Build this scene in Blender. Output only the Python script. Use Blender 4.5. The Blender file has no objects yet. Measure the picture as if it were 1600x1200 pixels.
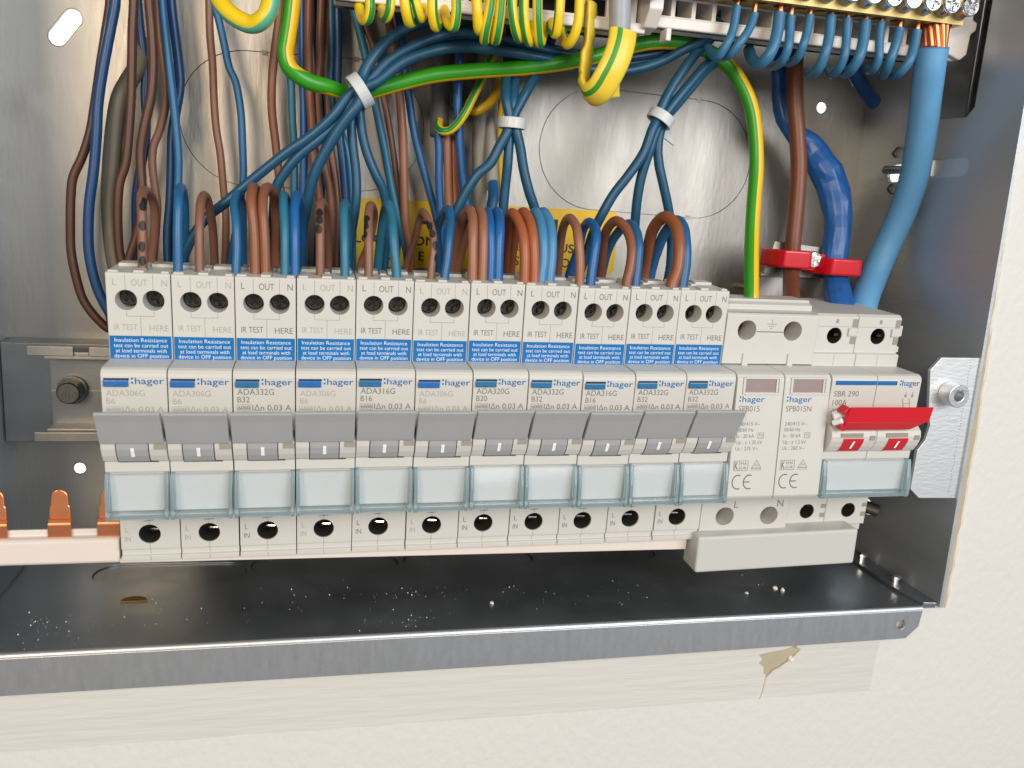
import bpy, bmesh, math, random
from mathutils import Vector, Matrix, noise
from mathutils.geometry import tessellate_polygon
random.seed(7)
S = 0.001                      # everything below is written in millimetres: (x right, d out from the rail, z up)
sc = bpy.context.scene
COL = sc.collection
R = math.radians

# ------------------------------------------------------------------ camera, world, lights, exposure
cd = bpy.data.cameras.new('camera'); cam = bpy.data.objects.new('camera', cd); COL.objects.link(cam)
cam.location = (57.79*S, -307.91*S, 67.12*S)
cam.rotation_euler = (R(78.366), R(-3.482), R(-12.600))
cd.sensor_width = 36; cd.lens = 29.986; cd.clip_start = 0.005; cd.clip_end = 50
cd.dof.use_dof = True; cd.dof.focus_distance = 0.285; cd.dof.aperture_fstop = 20
sc.camera = cam
wd = bpy.data.worlds.new('World'); sc.world = wd; wd.use_nodes = True
bg = wd.node_tree.nodes['Background']; bg.inputs[0].default_value = (0.97, 0.98, 1.0, 1); bg.inputs[1].default_value = 0.31
def area(name, loc, target, size, power, col, sy=None):
    l = bpy.data.lights.new(name, 'AREA'); l.energy = power; l.color = col; l.size = size
    if sy: l.shape = 'RECTANGLE'; l.size_y = sy
    o = bpy.data.objects.new(name, l); COL.objects.link(o); o.location = Vector(loc)
    o.rotation_euler = (Vector(target) - Vector(loc)).to_track_quat('-Z', 'Y').to_euler()
    return o
area('window_light', (0.62, -1.15, 0.42), (0.12, 0, 0.03), 0.7, 13.0, (0.96, 0.985, 1.0), 0.7)
area('room_light', (-0.36, -1.02, 0.34), (0.02, 0, 0.05), 0.30, 6.6, (1.0, 0.82, 0.60))
area('hole_backlight', (0.10, 0.070, 0.05), (0.10, 0.16, 0.05), 0.5, 5.5, (1, 1, 1), 0.4)      # added lamp, lights the board behind the box so its holes read white
sc.view_settings.view_transform = 'Standard'; sc.view_settings.look = 'None'
sc.view_settings.exposure = -0.12; sc.view_settings.gamma = 1.0
sc.cycles.use_denoising = True
sc.cycles.max_bounces = 10; sc.cycles.transparent_max_bounces = 24
sc.render.film_transparent = False

# ------------------------------------------------------------------ materials
MATS = {}
def srgb(r, g, b):
    f = lambda c: (c/255/12.92) if c/255 <= .04045 else ((c/255+.055)/1.055)**2.4
    return (f(r), f(g), f(b), 1)
def mat(name, col, rough=.45, metal=0., bump=0., bscale=(1500,)*3, bdist=.0003, var=0., vscale=(120,)*3, spec=.5, rvar=0., coat=0.):
    m = bpy.data.materials.new(name); m.use_nodes = True; MATS[name] = m
    nt = m.node_tree; b = nt.nodes['Principled BSDF']
    b.inputs['Base Color'].default_value = col; b.inputs['Roughness'].default_value = rough
    b.inputs['Metallic'].default_value = metal; b.inputs['Specular IOR Level'].default_value = spec
    if coat: b.inputs['Coat Weight'].default_value = coat; b.inputs['Coat Roughness'].default_value = .15
    tc = nt.nodes.new('ShaderNodeTexCoord')
    def nz(scale, detail=3):
        mp = nt.nodes.new('ShaderNodeMapping'); mp.inputs['Scale'].default_value = scale
        n = nt.nodes.new('ShaderNodeTexNoise'); n.inputs['Scale'].default_value = 1; n.inputs['Detail'].default_value = detail
        nt.links.new(tc.outputs['Object'], mp.inputs['Vector']); nt.links.new(mp.outputs['Vector'], n.inputs['Vector'])
        return n.outputs['Fac']
    if bump:
        bp = nt.nodes.new('ShaderNodeBump'); bp.inputs['Strength'].default_value = bump; bp.inputs['Distance'].default_value = bdist
        nt.links.new(nz(bscale), bp.inputs['Height']); nt.links.new(bp.outputs['Normal'], b.inputs['Normal'])
    if var or rvar:
        f = nz(vscale, 4)
        if var:
            mx = nt.nodes.new('ShaderNodeMix'); mx.data_type = 'RGBA'
            mx.inputs[6].default_value = tuple(c*(1-var) for c in col[:3])+(1,)
            mx.inputs[7].default_value = tuple(min(1, c*(1+var)) for c in col[:3])+(1,)
            nt.links.new(f, mx.inputs[0]); nt.links.new(mx.outputs[2], b.inputs['Base Color'])
        if rvar:
            mr = nt.nodes.new('ShaderNodeMapRange'); mr.inputs[1].default_value = .3; mr.inputs[2].default_value = .7
            mr.inputs[3].default_value = rough-rvar; mr.inputs[4].default_value = rough+rvar
            nt.links.new(f, mr.inputs[0]); nt.links.new(mr.outputs[0], b.inputs['Roughness'])
    return m
mat('cream', srgb(203, 202, 197), .42, bump=.03, bscale=(2500,)*3, var=.03)
mat('cream_dark', srgb(150, 146, 136), .5)
mat('cream_edge', srgb(190, 186, 176), .45)
mat('lever_grey', srgb(162, 163, 166), .42, bump=.04, bscale=(3000,)*3, var=.04, rvar=.08)
mat('cap_grey', srgb(196, 197, 192), .4, bump=.03, bscale=(2500,)*3)
mat('blue_label', srgb(0, 108, 178), .35)
mat('button_blue', srgb(40, 106, 176), .3)
mat('button_teal', srgb(44, 112, 160), .3)
mat('logo_blue', srgb(14, 104, 168), .4)
mat('white_ink', srgb(240, 244, 246), .5)
mat('ink', srgb(112, 110, 106), .5)
mat('ink_faint', srgb(168, 164, 156), .5)
mat('paper', srgb(196, 200, 203), .7, var=.02)
mat('red_plastic', srgb(206, 24, 40), .32, var=.05)
mat('red_clamp', srgb(200, 12, 32), .2, coat=.4)
mat('window_mauve', srgb(150, 134, 134), .3, var=.1, vscale=(300,)*3)
mat('steel_dark', srgb(120, 116, 110), .35, metal=1., bump=.1, bscale=(1200,)*3)
mat('terminal_steel', srgb(78, 74, 70), .4, metal=1., bump=.15, bscale=(900,)*3)
mat('zinc_bright', srgb(226, 228, 228), .16, metal=1., bump=.06, bscale=(700,)*3, rvar=.06, vscale=(500,)*3)
mat('galv', srgb(166, 161, 154), .46, metal=1., bump=.34, bscale=(620, 620, 130), var=.06, vscale=(260, 260, 50), rvar=.03)
mat('galv_side', srgb(192, 198, 204), .5, metal=.78, bump=.26, bscale=(700, 110, 800), var=.06, vscale=(60, 20, 120), rvar=.05)
mat('galv_floor', srgb(160, 166, 172), .36, metal=.92, bump=.03, bscale=(900,)*3, var=.10, vscale=(50,)*3, rvar=.08)
mat('galv_lip', srgb(198, 200, 203), .46, metal=1., bump=.16, bscale=(1300, 900, 420), var=.03, vscale=(500, 60, 120), rvar=.02)
mat('bush_zinc', srgb(216, 219, 221), .38, metal=.9, bump=.05)
mat('galv_rail', srgb(148, 148, 146), .38, metal=.92, bump=.08, bscale=(160, 900, 900), var=.08, vscale=(40, 60, 120), rvar=.05)
mat('galv_tab', srgb(222, 224, 226), .5, metal=.85, bump=.32, bscale=(300, 900, 1000), var=.05, vscale=(200, 60, 600))
mat('brass', srgb(172, 152, 102), .45, metal=1., bump=.08, bscale=(900,)*3, var=.08, vscale=(200,)*3)
mat('brass_dull', srgb(120, 96, 58), .5, metal=1.)
mat('copper', srgb(232, 152, 108), .36, metal=1., bump=.05, bscale=(600,)*3, var=.1, vscale=(200,)*3)
mat('white_plastic', srgb(226, 220, 214), .42, bump=.02)
mat('busbar_white', srgb(222, 212, 204), .45, var=.02)
mat('tie_white', srgb(206, 210, 212), .38)
mat('shade_lining', srgb(46, 43, 40), .7)  # near-black, stands in for shade inside holes and slots
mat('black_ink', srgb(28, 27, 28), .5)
mat('yellow_sticker', srgb(236, 192, 0), .4, var=.06, vscale=(70,)*3)
mat('wall_paint', srgb(214, 213, 209), .55, bump=1., bdist=.00042, bscale=(320, 320, 230), var=.018, vscale=(22,)*3)
mat('wall_patch', srgb(207, 205, 200), .48, bump=1., bdist=.00045, bscale=(40, 300, 420), var=.03, vscale=(14, 40, 130))
mat('plaster', srgb(174, 164, 142), .85, bump=.5, bscale=(500,)*3, var=.12, vscale=(250,)*3)
mat('paint_edge', srgb(236, 230, 218), .55, bump=.3)
mat('dust', srgb(226, 222, 212), .8)
# cable insulation
for n, c, r in (('brown', (96, 58, 42), .42), ('brownbig', (130, 76, 52), .42), ('tan', (148, 102, 82), .42), ('tan2', (156, 98, 70), .4), ('tan3', (172, 116, 88), .4),
                ('orange', (184, 104, 66), .4), ('orange2', (164, 98, 60), .4), ('blue', (36, 104, 152), .4), ('blue2', (36, 96, 148), .4), ('blue3', (30, 98, 164), .38),
                ('sky2', (74, 136, 182), .4), ('teal', (30, 84, 116), .4), ('teal2', (44, 116, 146), .42), ('navy', (22, 68, 116), .38), ('steel_blue', (58, 118, 158), .42),
                ('skybig', (94, 154, 200), .5), ('yellow', (226, 186, 26), .38), ('greyolive', (106, 100, 86), .5),
                ('greydark', (98, 96, 94), .4), ('greylight', (158, 156, 150), .5), ('greytube', (168, 172, 180), .4)):
    kf = 1.05 if n == 'skybig' else .9 if n.startswith('grey') else .92 if n[:3] in ('blu', 'sky', 'nav', 'ste', 'tea') else .76
    mat(n, tuple(q*kf for q in srgb(*c)[:3])+(1,), r, bump=.05, bscale=(500,)*3, var=.07, vscale=(160,)*3)
mat('tape', srgb(30, 88, 156), .36, bump=.9, bscale=(110, 110, 60), var=.06, vscale=(200,)*3)
def striped(name, base, stripe, lo, hi, rough=.36):
    m = mat(name, base, rough, bump=.03, bscale=(600,)*3); nt = m.node_tree; b = nt.nodes['Principled BSDF']
    uv = nt.nodes.new('ShaderNodeUVMap'); sx = nt.nodes.new('ShaderNodeSeparateXYZ'); nt.links.new(uv.outputs[0], sx.inputs[0])
    g = nt.nodes.new('ShaderNodeMath'); g.operation = 'GREATER_THAN'; g.inputs[1].default_value = lo; nt.links.new(sx.outputs[0], g.inputs[0])
    l = nt.nodes.new('ShaderNodeMath'); l.operation = 'LESS_THAN'; l.inputs[1].default_value = hi; nt.links.new(sx.outputs[0], l.inputs[0])
    k = nt.nodes.new('ShaderNodeMath'); k.operation = 'MULTIPLY'; nt.links.new(g.outputs[0], k.inputs[0]); nt.links.new(l.outputs[0], k.inputs[1])
    mx = nt.nodes.new('ShaderNodeMix'); mx.data_type = 'RGBA'; mx.inputs[6].default_value = base; mx.inputs[7].default_value = stripe
    nt.links.new(k.outputs[0], mx.inputs[0]); nt.links.new(mx.outputs[2], b.inputs['Base Color'])
YEL, GRN = srgb(238, 204, 30), srgb(30, 136, 58)
striped('gytail', YEL, GRN, .40, .60)
striped('gy', YEL, GRN, .40, .60)
striped('gybig', srgb(238, 186, 14), srgb(52, 150, 26), .25, .75)
striped('yellowfat', srgb(236, 202, 24), srgb(92, 178, 150), .64, .80)
striped('sleeve', srgb(236, 204, 60), srgb(60, 146, 44), .41, .475)
def clear(name, tint, gloss):
    m = bpy.data.materials.new(name); m.use_nodes = True; MATS[name] = m; nt = m.node_tree
    for n in list(nt.nodes): nt.nodes.remove(n)
    out = nt.nodes.new('ShaderNodeOutputMaterial'); t = nt.nodes.new('ShaderNodeBsdfTransparent'); t.inputs[0].default_value = tint
    g = nt.nodes.new('ShaderNodeBsdfGlossy'); g.inputs['Roughness'].default_value = .06
    f = nt.nodes.new('ShaderNodeFresnel'); f.inputs[0].default_value = gloss
    mx = nt.nodes.new('ShaderNodeMixShader'); nt.links.new(f.outputs[0], mx.inputs[0]); nt.links.new(t.outputs[0], mx.inputs[1]); nt.links.new(g.outputs[0], mx.inputs[2])
    nt.links.new(mx.outputs[0], out.inputs[0])
clear('clear_plastic', (.985, .995, .997, 1), 1.25)
clear('clear_edge', (.965, .99, .995, 1), 1.3)
nt = MATS['clear_edge'].node_tree; out = [n for n in nt.nodes if n.type == 'OUTPUT_MATERIAL'][0]; prev = out.inputs[0].links[0].from_socket      # moulded edges scatter a little pale blue
pb = nt.nodes.new('ShaderNodeBsdfPrincipled'); pb.inputs['Base Color'].default_value = (.60, .79, .85, 1); pb.inputs['Roughness'].default_value = .12
mx = nt.nodes.new('ShaderNodeMixShader'); mx.inputs[0].default_value = .24; nt.links.new(prev, mx.inputs[1]); nt.links.new(pb.outputs[0], mx.inputs[2]); nt.links.new(mx.outputs[0], out.inputs[0])

# ------------------------------------------------------------------ mesh helpers (all in mm, points are (x, d, z))
def V(x, d, z): return (x*S, -d*S, z*S)
class MB:
    def __init__(s): s.v = []; s.f = []; s.uv = None
    def add(s, pts, faces):
        o = len(s.v); s.v += pts; s.f += [tuple(i+o for i in f) for f in faces]
    def box(s, x0, x1, d0, d1, z0, z1):
        s.add([(x, d, z) for x in (x0, x1) for d in (d0, d1) for z in (z0, z1)],
              [(0, 1, 3, 2), (4, 6, 7, 5), (0, 4, 5, 1), (2, 3, 7, 6), (0, 2, 6, 4), (1, 5, 7, 3)]); return s
    def plate(s, outer, holes, fn, t, sides=True):
        """flat sheet with holes: 2-D loops mapped by fn(a, b, depth)"""
        loops = [outer]+list(holes)
        tri = tessellate_polygon([[Vector((a, b, 0)) for a, b in l] for l in loops])
        flat = [p for l in loops for p in l]; n = len(flat)
        s.add([fn(a, b, 0) for a, b in flat]+[fn(a, b, t) for a, b in flat], [tuple(q) for q in tri]+[tuple(i+n for i in q) for q in tri])
        o = len(s.v)-2*n; k = 0
        if sides:
            for l in loops:
                m = len(l); s.f += [(o+k+i, o+k+(i+1) % m, o+n+k+(i+1) % m, o+n+k+i) for i in range(m)]; k += m
        return s
    def extrude(s, prof, x0, x1, holes=None):
        """profile of (d, z) run along x; holes = {edge: [(cx, cz, r, depth)]} on edges of constant d"""
        n = len(prof); holes = holes or {}
        s.plate(prof, [], lambda a, b, t: (x0+t, a, b), x1-x0, sides=False)
        for i in range(n):
            (d0, z0), (d1, z1) = prof[i], prof[(i+1) % n]
            if i in holes:
                hs = [circ(cx, cz, r) for cx, cz, r, dp in holes[i]]
                loops = [[(x0, z0), (x1, z0), (x1, z1), (x0, z1)]]+hs
                tri = tessellate_polygon([[Vector((a, b, 0)) for a, b in l] for l in loops])
                s.add([(a, d0, b) for l in loops for a, b in l], [tuple(q) for q in tri])
                for h, (cx, cz, r, dp) in zip(hs, holes[i]):
                    m = len(h); s.add([(a, d0, b) for a, b in h]+[(a, d0-dp, b) for a, b in h], [(j, (j+1) % m, m+(j+1) % m, m+j) for j in range(m)]+[tuple(range(m, 2*m))])
            else:
                s.add([(x0, d0, z0), (x1, d0, z0), (x1, d1, z1), (x0, d1, z1)], [(0, 1, 2, 3)])
        return s
    def cyl(s, c, ax, r, h, n=20, r2=None):
        """cylinder from centre c along axis vector ax"""
        a = Vector(ax).normalized(); u = a.orthogonal().normalized(); w = a.cross(u); r2 = r if r2 is None else r2; c = Vector(c)
        p = [tuple(c+(u*math.cos(t)+w*math.sin(t))*r) for t in [2*math.pi*i/n for i in range(n)]]+[tuple(c+a*h+(u*math.cos(t)+w*math.sin(t))*r2) for t in [2*math.pi*i/n for i in range(n)]]
        s.add(p, [(i, (i+1) % n, n+(i+1) % n, n+i) for i in range(n)]+[tuple(range(n)), tuple(range(n, 2*n))]); return s
    def build(s, name, m, parent=None, smooth=False, bevel=0., seg=2):
        me = bpy.data.meshes.new(name); me.from_pydata([V(*p) for p in s.v], [], s.f)
        bm = bmesh.new(); bm.from_mesh(me); bmesh.ops.remove_doubles(bm, verts=bm.verts, dist=2e-6)
        bmesh.ops.recalc_face_normals(bm, faces=bm.faces); bm.to_mesh(me); bm.free()
        return link(name, me, m, parent, smooth, bevel, seg)
def link(name, me, m, parent=None, smooth=False, bevel=0., seg=2):
    if m and not me.materials: me.materials.append(MATS[m])
    if smooth: me.polygons.foreach_set('use_smooth', [True]*len(me.polygons))
    o = bpy.data.objects.new(name, me); COL.objects.link(o); o.parent = parent
    if bevel:
        b = o.modifiers.new('bevel', 'BEVEL'); b.width = bevel*S; b.segments = seg; b.limit_method = 'ANGLE'; b.angle_limit = R(35); b.use_clamp_overlap = False
    if smooth:
        for p in me.polygons: pass
    return o
def circ(cx, cz, r, n=24): return [(cx+r*math.cos(2*math.pi*i/n), cz+r*math.sin(2*math.pi*i/n)) for i in range(n)]
def stadium(ax, az, bx, bz, r, n=22):
    t = math.atan2(bz-az, bx-ax)
    return [(bx+r*math.cos(t-math.pi/2+math.pi*i/n), bz+r*math.sin(t-math.pi/2+math.pi*i/n)) for i in range(n+1)]+[(ax+r*math.cos(t+math.pi/2+math.pi*i/n), az+r*math.sin(t+math.pi/2+math.pi*i/n)) for i in range(n+1)]
def front(d): return lambda a, b, t: (a, d-t, b)       # sheet facing the viewer, thickness goes back
def tag(o, label, cat, group=None, kind=None):
    if label: o['label'] = label
    if cat: o['category'] = cat
    if group: o['group'] = group
    if kind: o['kind'] = kind
    return o
def empty(name, loc=(0, 0, 0), rot=(0, 0, 0)):
    o = bpy.data.objects.new(name, None); o.empty_display_size = .005; COL.objects.link(o); o.location = V(*loc); o.rotation_euler = rot; return o
def copy_tree(o, parent=None):
    c = o.copy(); COL.objects.link(c); c.parent = parent
    for ch in list(o.children): copy_tree(ch, c)
    return c
# ---- lettering
_raw = {}
def glyphs(txt, bold=0.):
    k = (txt, bold)
    if k not in _raw:
        cu = bpy.data.curves.new('t', 'FONT'); cu.body = txt; cu.resolution_u = 3; cu.offset = bold
        ob = bpy.data.objects.new('t', cu); me = ob.to_mesh()
        _raw[k] = ([tuple(v.co) for v in me.vertices], [tuple(p.vertices) for p in me.polygons]); ob.to_mesh_clear(); bpy.data.objects.remove(ob)
    return _raw[k]
def text(mb, txt, x, z, h, w=None, dfun=None, bold=0., align='L'):
    """baseline z, capital height h, total width w; dfun(z) gives the depth of the printed surface"""
    vs, fs = glyphs(txt, bold); hv, _ = glyphs('H', 0.); ch = max(v[1] for v in hv)
    x0 = min(v[0] for v in vs); x1 = max(v[0] for v in vs); ky = h/ch; kx = (w/(x1-x0)) if w else ky
    sh = 0 if align == 'L' else -(x1-x0)*kx/2
    pts = []
    for v in vs:
        zz = z+v[1]*ky; pts.append((x+sh+(v[0]-x0)*kx, dfun(zz), zz))
    mb.add(pts, fs)
def stroke(mb, pts, wd, dfun):
    """thin printed line through (x, z) points"""
    for (ax, az), (bx, bz) in zip(pts, pts[1:]):
        l = math.hypot(bx-ax, bz-az) or 1; nx, nz = -(bz-az)/l*wd/2, (bx-ax)/l*wd/2
        q = [(ax+nx, az+nz), (bx+nx, bz+nz), (bx-nx, bz-nz), (ax-nx, az-nz)]
        mb.add([(a, dfun(b), b) for a, b in q], [(0, 1, 2, 3)])
def flatd(d): return lambda z: d

# ------------------------------------------------------------------ tubes
def spline(pts, n):
    P = [Vector(p) for p in pts]; P = [P[0]*2-P[1]]+P+[P[-1]*2-P[-2]]; out = []; prm = []
    m = len(P)-3
    for i in range(m):
        p0, p1, p2, p3 = P[i:i+4]
        t0 = 0; t1 = t0+max(1e-3, (p1-p0).length)**.5; t2 = t1+max(1e-3, (p2-p1).length)**.5; t3 = t2+max(1e-3, (p3-p2).length)**.5
        for k in range(n):
            t = t1+(t2-t1)*k/n
            a1 = p0*((t1-t)/(t1-t0))+p1*((t-t0)/(t1-t0)); a2 = p1*((t2-t)/(t2-t1))+p2*((t-t1)/(t2-t1)); a3 = p2*((t3-t)/(t3-t2))+p3*((t-t2)/(t3-t2))
            b1 = a1*((t2-t)/(t2-t0))+a2*((t-t0)/(t2-t0)); b2 = a2*((t3-t)/(t3-t1))+a3*((t-t1)/(t3-t1))
            out.append(b1*((t2-t)/(t2-t1))+b2*((t-t1)/(t2-t1))); prm.append(i+k/n)
    out.append(P[-2]); prm.append(m)
    return out, prm
def frames(path):
    T = []
    for i in range(len(path)):
        a = path[max(0, i-1)]; b = path[min(len(path)-1, i+1)]; T.append((b-a).normalized())
    n = Vector((0, 1, 0)); n = (n-T[0]*n.dot(T[0]))
    n = n.normalized() if n.length > .1 else T[0].orthogonal().normalized(); N = [n]
    for i in range(1, len(path)):
        ax = T[i-1].cross(T[i])
        if ax.length > 1e-7: n = Matrix.Rotation(T[i-1].angle(T[i]), 3, ax) @ n
        n = (n-T[i]*n.dot(T[i])).normalized(); N.append(n)
    return T, N
def lerp_list(L, t):
    k = max(0, min(int(t), len(L)-2)); f = t-k; return L[k]*(1-f)+L[k+1]*f
def tube(name, pts, dia, m, parent=None, flat=1., roll=0., sides=14, n=6, radii=None, taped=False, rough=0.):
    path, prm = spline(pts, n); T, N = frames(path); vs = []; fs = []; uv = []; L = 0.; K = len(path)
    for i, (p, t, nn) in enumerate(zip(path, T, N)):
        if i: L += (p-path[i-1]).length
        b = t.cross(nn); r = dia/2*(lerp_list(radii, prm[i]*(len(radii)-1)/prm[-1]) if radii else 1.)
        rl = roll if not isinstance(roll, list) else 0.
        if isinstance(roll, list):
            for (k0, a0), (k1, a1) in zip(roll, roll[1:]):
                if k0 <= prm[i] <= k1: rl = a0+(a1-a0)*(prm[i]-k0)/(k1-k0)
        r *= 1+rough*noise.noise((L*.12, dia*7, pts[0][0]))
        for j in range(sides):
            a = 2*math.pi*j/sides+rl; rr = r
            if taped: rr *= 1+.17*noise.noise((p.x*.10+math.cos(a)*.9, math.sin(a)*.9, p.z*.11))+.16*noise.noise((p.z*.16+math.sin(a)*2.2, math.cos(a)*2.2, 3))
            # angle pi of the section faces away, angle 0 faces the viewer; u = .5 faces the viewer
            vs.append(tuple(p-(-1)*nn*(math.cos(a)*rr)+b*(math.sin(a)*rr*flat)))
        if i:
            for j in range(sides):
                q = (j+1) % sides; o = (i-1)*sides
                fs.append((o+j, o+q, o+sides+q, o+sides+j)); u0 = ((j/sides)+.5) % 1.; u1 = u0+1/sides
                uv += [(u0, L), (u1, L), (u1, L), (u0, L)]
    fs += [tuple(range(sides)), tuple(range((K-1)*sides, K*sides))]; uv += [(0, 0)]*(2*sides)
    me = bpy.data.meshes.new(name); me.from_pydata([V(*p) for p in vs], [], fs)
    ul = me.uv_layers.new(name='UVMap'); ul.data.foreach_set('uv', [c for q in uv for c in q])
    o = link(name, me, m, parent, smooth=True); o['path'] = 0
    del o['path']
    return o, path, T, N
def ink_mark(path, at, dia, parent, su=1.5, sa=.75):
    """ellipse of ink lying on the wire next to the point 'at'"""
    A = Vector(at); i = min(range(2, len(path)-2), key=lambda k: (path[k]-A).length)
    p = path[i]; t = (path[i+1]-path[i-1]).normalized(); f = Vector((0, 1, 0)); f = (f-t*f.dot(t)).normalized(); b = t.cross(f)
    off = max(-.9, min(.9, (A-p).dot(b)/(dia/2))); a0 = math.asin(off); mb = MB(); ring = []
    for fr in (1., .7, .4):
        for k in range(16):
            g = 2*math.pi*k/16; w = fr*(1+.25*noise.noise((k*.9, A.x, A.z))); aa = a0+sa*math.cos(g)*w
            q = p+t*(su*math.sin(g)*w); ring.append(tuple(q+(f*math.cos(aa)+b*math.sin(aa))*(dia/2+.10)))
    mid = [tuple(p+(f*math.cos(a0)+b*math.sin(a0))*(dia/2+.10))]
    mb.add(ring+mid, [(16*h+k, 16*h+(k+1) % 16, 16*h+16+(k+1) % 16, 16*h+16+k) for h in (0, 1) for k in range(16)]+[(32+k, 32+(k+1) % 16, 48) for k in range(16)]); mb.build('ink_mark', 'black_ink', parent)

# ------------------------------------------------------------------ the setting: plastered wall with the cut-out the box sits in
XL, XR, DB, DF, ZF, ZT = -51.5, 288., -34.4, 54., -70., 186.
mb = MB(); mb.plate([(-700, -600), (900, -600), (900, 600), (-700, 600)], [[(XL-2.2, ZF-1.6), (XR+1.8, ZF-1.6), (XR+1.8, ZT+2), (XL-2.2, ZT+2)]], front(50.5), 12)
wall = tag(mb.build('wall', 'wall_paint'), None, None, kind='structure')
def jag(x0, z0, x1, z1, n, amp, seed):
    return [(x0+(x1-x0)*i/n+0*amp, z0+(z1-z0)*i/n+amp*noise.noise((i*.7, seed, 0))) for i in range(n+1)]
# skimmed band under the lip, a hair thicker than the roller-painted wall
mb = MB(); top = [(-300, -80), (266, -80)]
mb.plate([(-300, -78), (268, -78), (268, -84), (267.2, -92)]+jag(266.6, -105.2, -60, -103.6, 46, .7, 2)+[(-300, -103)], [], front(50.78), .25)
mb.build('plaster_patch', 'wall_patch', wall, bevel=.1)
mb = MB(); mb.plate([(232.6, -84.2), (228, -85.6), (222, -86.3), (217.7, -87.2), (219.4, -88.9), (218.2, -90.6), (220.3, -92.2), (220.6, -95), (222.2, -95.6), (224.4, -93.2), (227.4, -91.6), (230.2, -89.4), (232, -87.3), (233.2, -85.4)], [], front(50.86), .06)
mb.build('bare_plaster', 'plaster', wall)
mb = MB()
fl = [(221.6, -96), (223.6, -93.6), (226.6, -92), (229.6, -89.9), (232, -87.7), (233.8, -85.6), (231, -84.2)]
for (a, b), (c, e) in zip(fl, fl[1:]):
    mb.add([(a, 51.0, b), (c, 51.0, e), (c+.1, 52.0, e+.35), (a+.1, 51.9, b+.35), (a+.9, 51.2, b-.6), (c+.9, 51.2, e-.6)], [(0, 1, 2, 3), (3, 2, 5, 4)])
for (a, b), (c, e) in zip([(221.8, -96), (221.2, -99), (221.0, -102)], [(221.2, -99), (221.0, -102), (220.2, -105)]):
    mb.add([(a, 51, b), (c, 51, e), (c+.3, 51.5, e), (a+.3, 51.5, b), (a+.6, 51, b), (c+.6, 51, e)], [(0, 1, 2, 3), (3, 2, 5, 4)])
mb.cyl((230.8, 51, -89.4), (.2, 1, .1), 1.2, .8, 9, .7)
mb.build('lifted_paint', 'paint_edge', wall)
# cut edge of the plaster beside the metal side
mb = MB(); n = 60; ze = [ -72+ (250)*i/n for i in range(n+1)]
out = [(XR+2.2+3.8*max(0, min(1, (95-z)/100))*(1+.35*noise.noise((z*.12, 4, 0))), z) for z in ze]
mb.plate([(XR+1.3, z) for z in ze]+out[::-1], [], front(51.0), .7); mb.build('plaster_edge', 'plaster', wall)
mb = MB(); out2 = [(x+.5+.5*noise.noise((z*.3, 9, 0)), z) for x, z in out]
for (a, b), (c, e) in zip(list(zip(out, out2)), list(zip(out, out2))[1:]):
    pass
for i in range(n):
    (a, b), (c, e) = out[i], out[i+1]; (a2, _), (c2, _) = out2[i], out2[i+1]
    mb.add([(a, 51.0, b), (c, 51.0, e), (c2, 51.5, e), (a2, 51.5, b), (a2+.5, 50.5, b), (c2+.5, 50.5, e)], [(0, 1, 2, 3), (3, 2, 5, 4)])
mb.build('paint_ridge', 'paint_edge', wall)

mb = MB(); mb.plate([(-700, -600), (900, -600), (900, 600), (-700, 600)], [], front(-130), 10); tag(mb.build('backlit_board', 'paper'), None, None, kind='structure')  # added board, lit from behind the box to whiten its holes
# ------------------------------------------------------------------ the metal enclosure
box = tag(empty('metal_enclosure'), 'open galvanised steel consumer unit box recessed in the wall', 'enclosure')
kn = [(32.5, 93.3, 73.5, 94.2, 24.2), (167.8, 92.4, 212.5, 91.6, 24.0), (-95, 93, -60, 93, 20)]
backholes = [stadium(-25.9, 122.4, -30.8, 116.0, 3.0), circ(-29.7, -40.8, 2.1), circ(266.6, 117.1, 2.25)]
kloops = [stadium(*k) for k in kn[:2]]
mb = MB(); mb.plate([(XL, ZF), (XR, ZF), (XR, ZT), (XL, ZT)], backholes+kloops, front(DB), 1.2)
mb.build('back_panel', 'galv', box)
for hh in backholes:
    cx = sum(p[0] for p in hh)/len(hh); cz = sum(p[1] for p in hh)/len(hh)
    big = [(p[0]+(p[0]-cx)/math.hypot(p[0]-cx, p[1]-cz)*.45, p[1]+(p[1]-cz)/math.hypot(p[0]-cx, p[1]-cz)*.45) for p in hh]
    mb = MB(); mb.plate(big, [hh], front(DB+.12), 1.3); mb.build('hole_rim', 'steel_dark', box, bevel=.1)
for k in kn[:2]:
    ax, az, bx, bz, r = k
    mb = MB(); mb.plate(stadium(ax, az, bx, bz, r-.3), [], front(DB-.05), 1.0); ko = mb.build('knockout', 'galv', box)
    mb = MB(); mb.plate(stadium(ax, az, bx, bz, r+2), [], front(DB-1.3), .5); mb.build('gap_light_stop', 'steel_dark', ko)  # unseen plate added to keep the backlight out of the cut gap
    mb = MB()
    for sx, sz, q in ((ax+6, az+r-.3, 1), (bx-2, bz+r-.3, 1), (ax+6, az-r+.3, -1), (bx-2, bz-r+.3, -1)): mb.box(sx-1.1, sx+1.1, DB-.5, DB+.05, sz-.9, sz+.9)
    mb.build('tab', 'steel_dark', ko)
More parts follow.
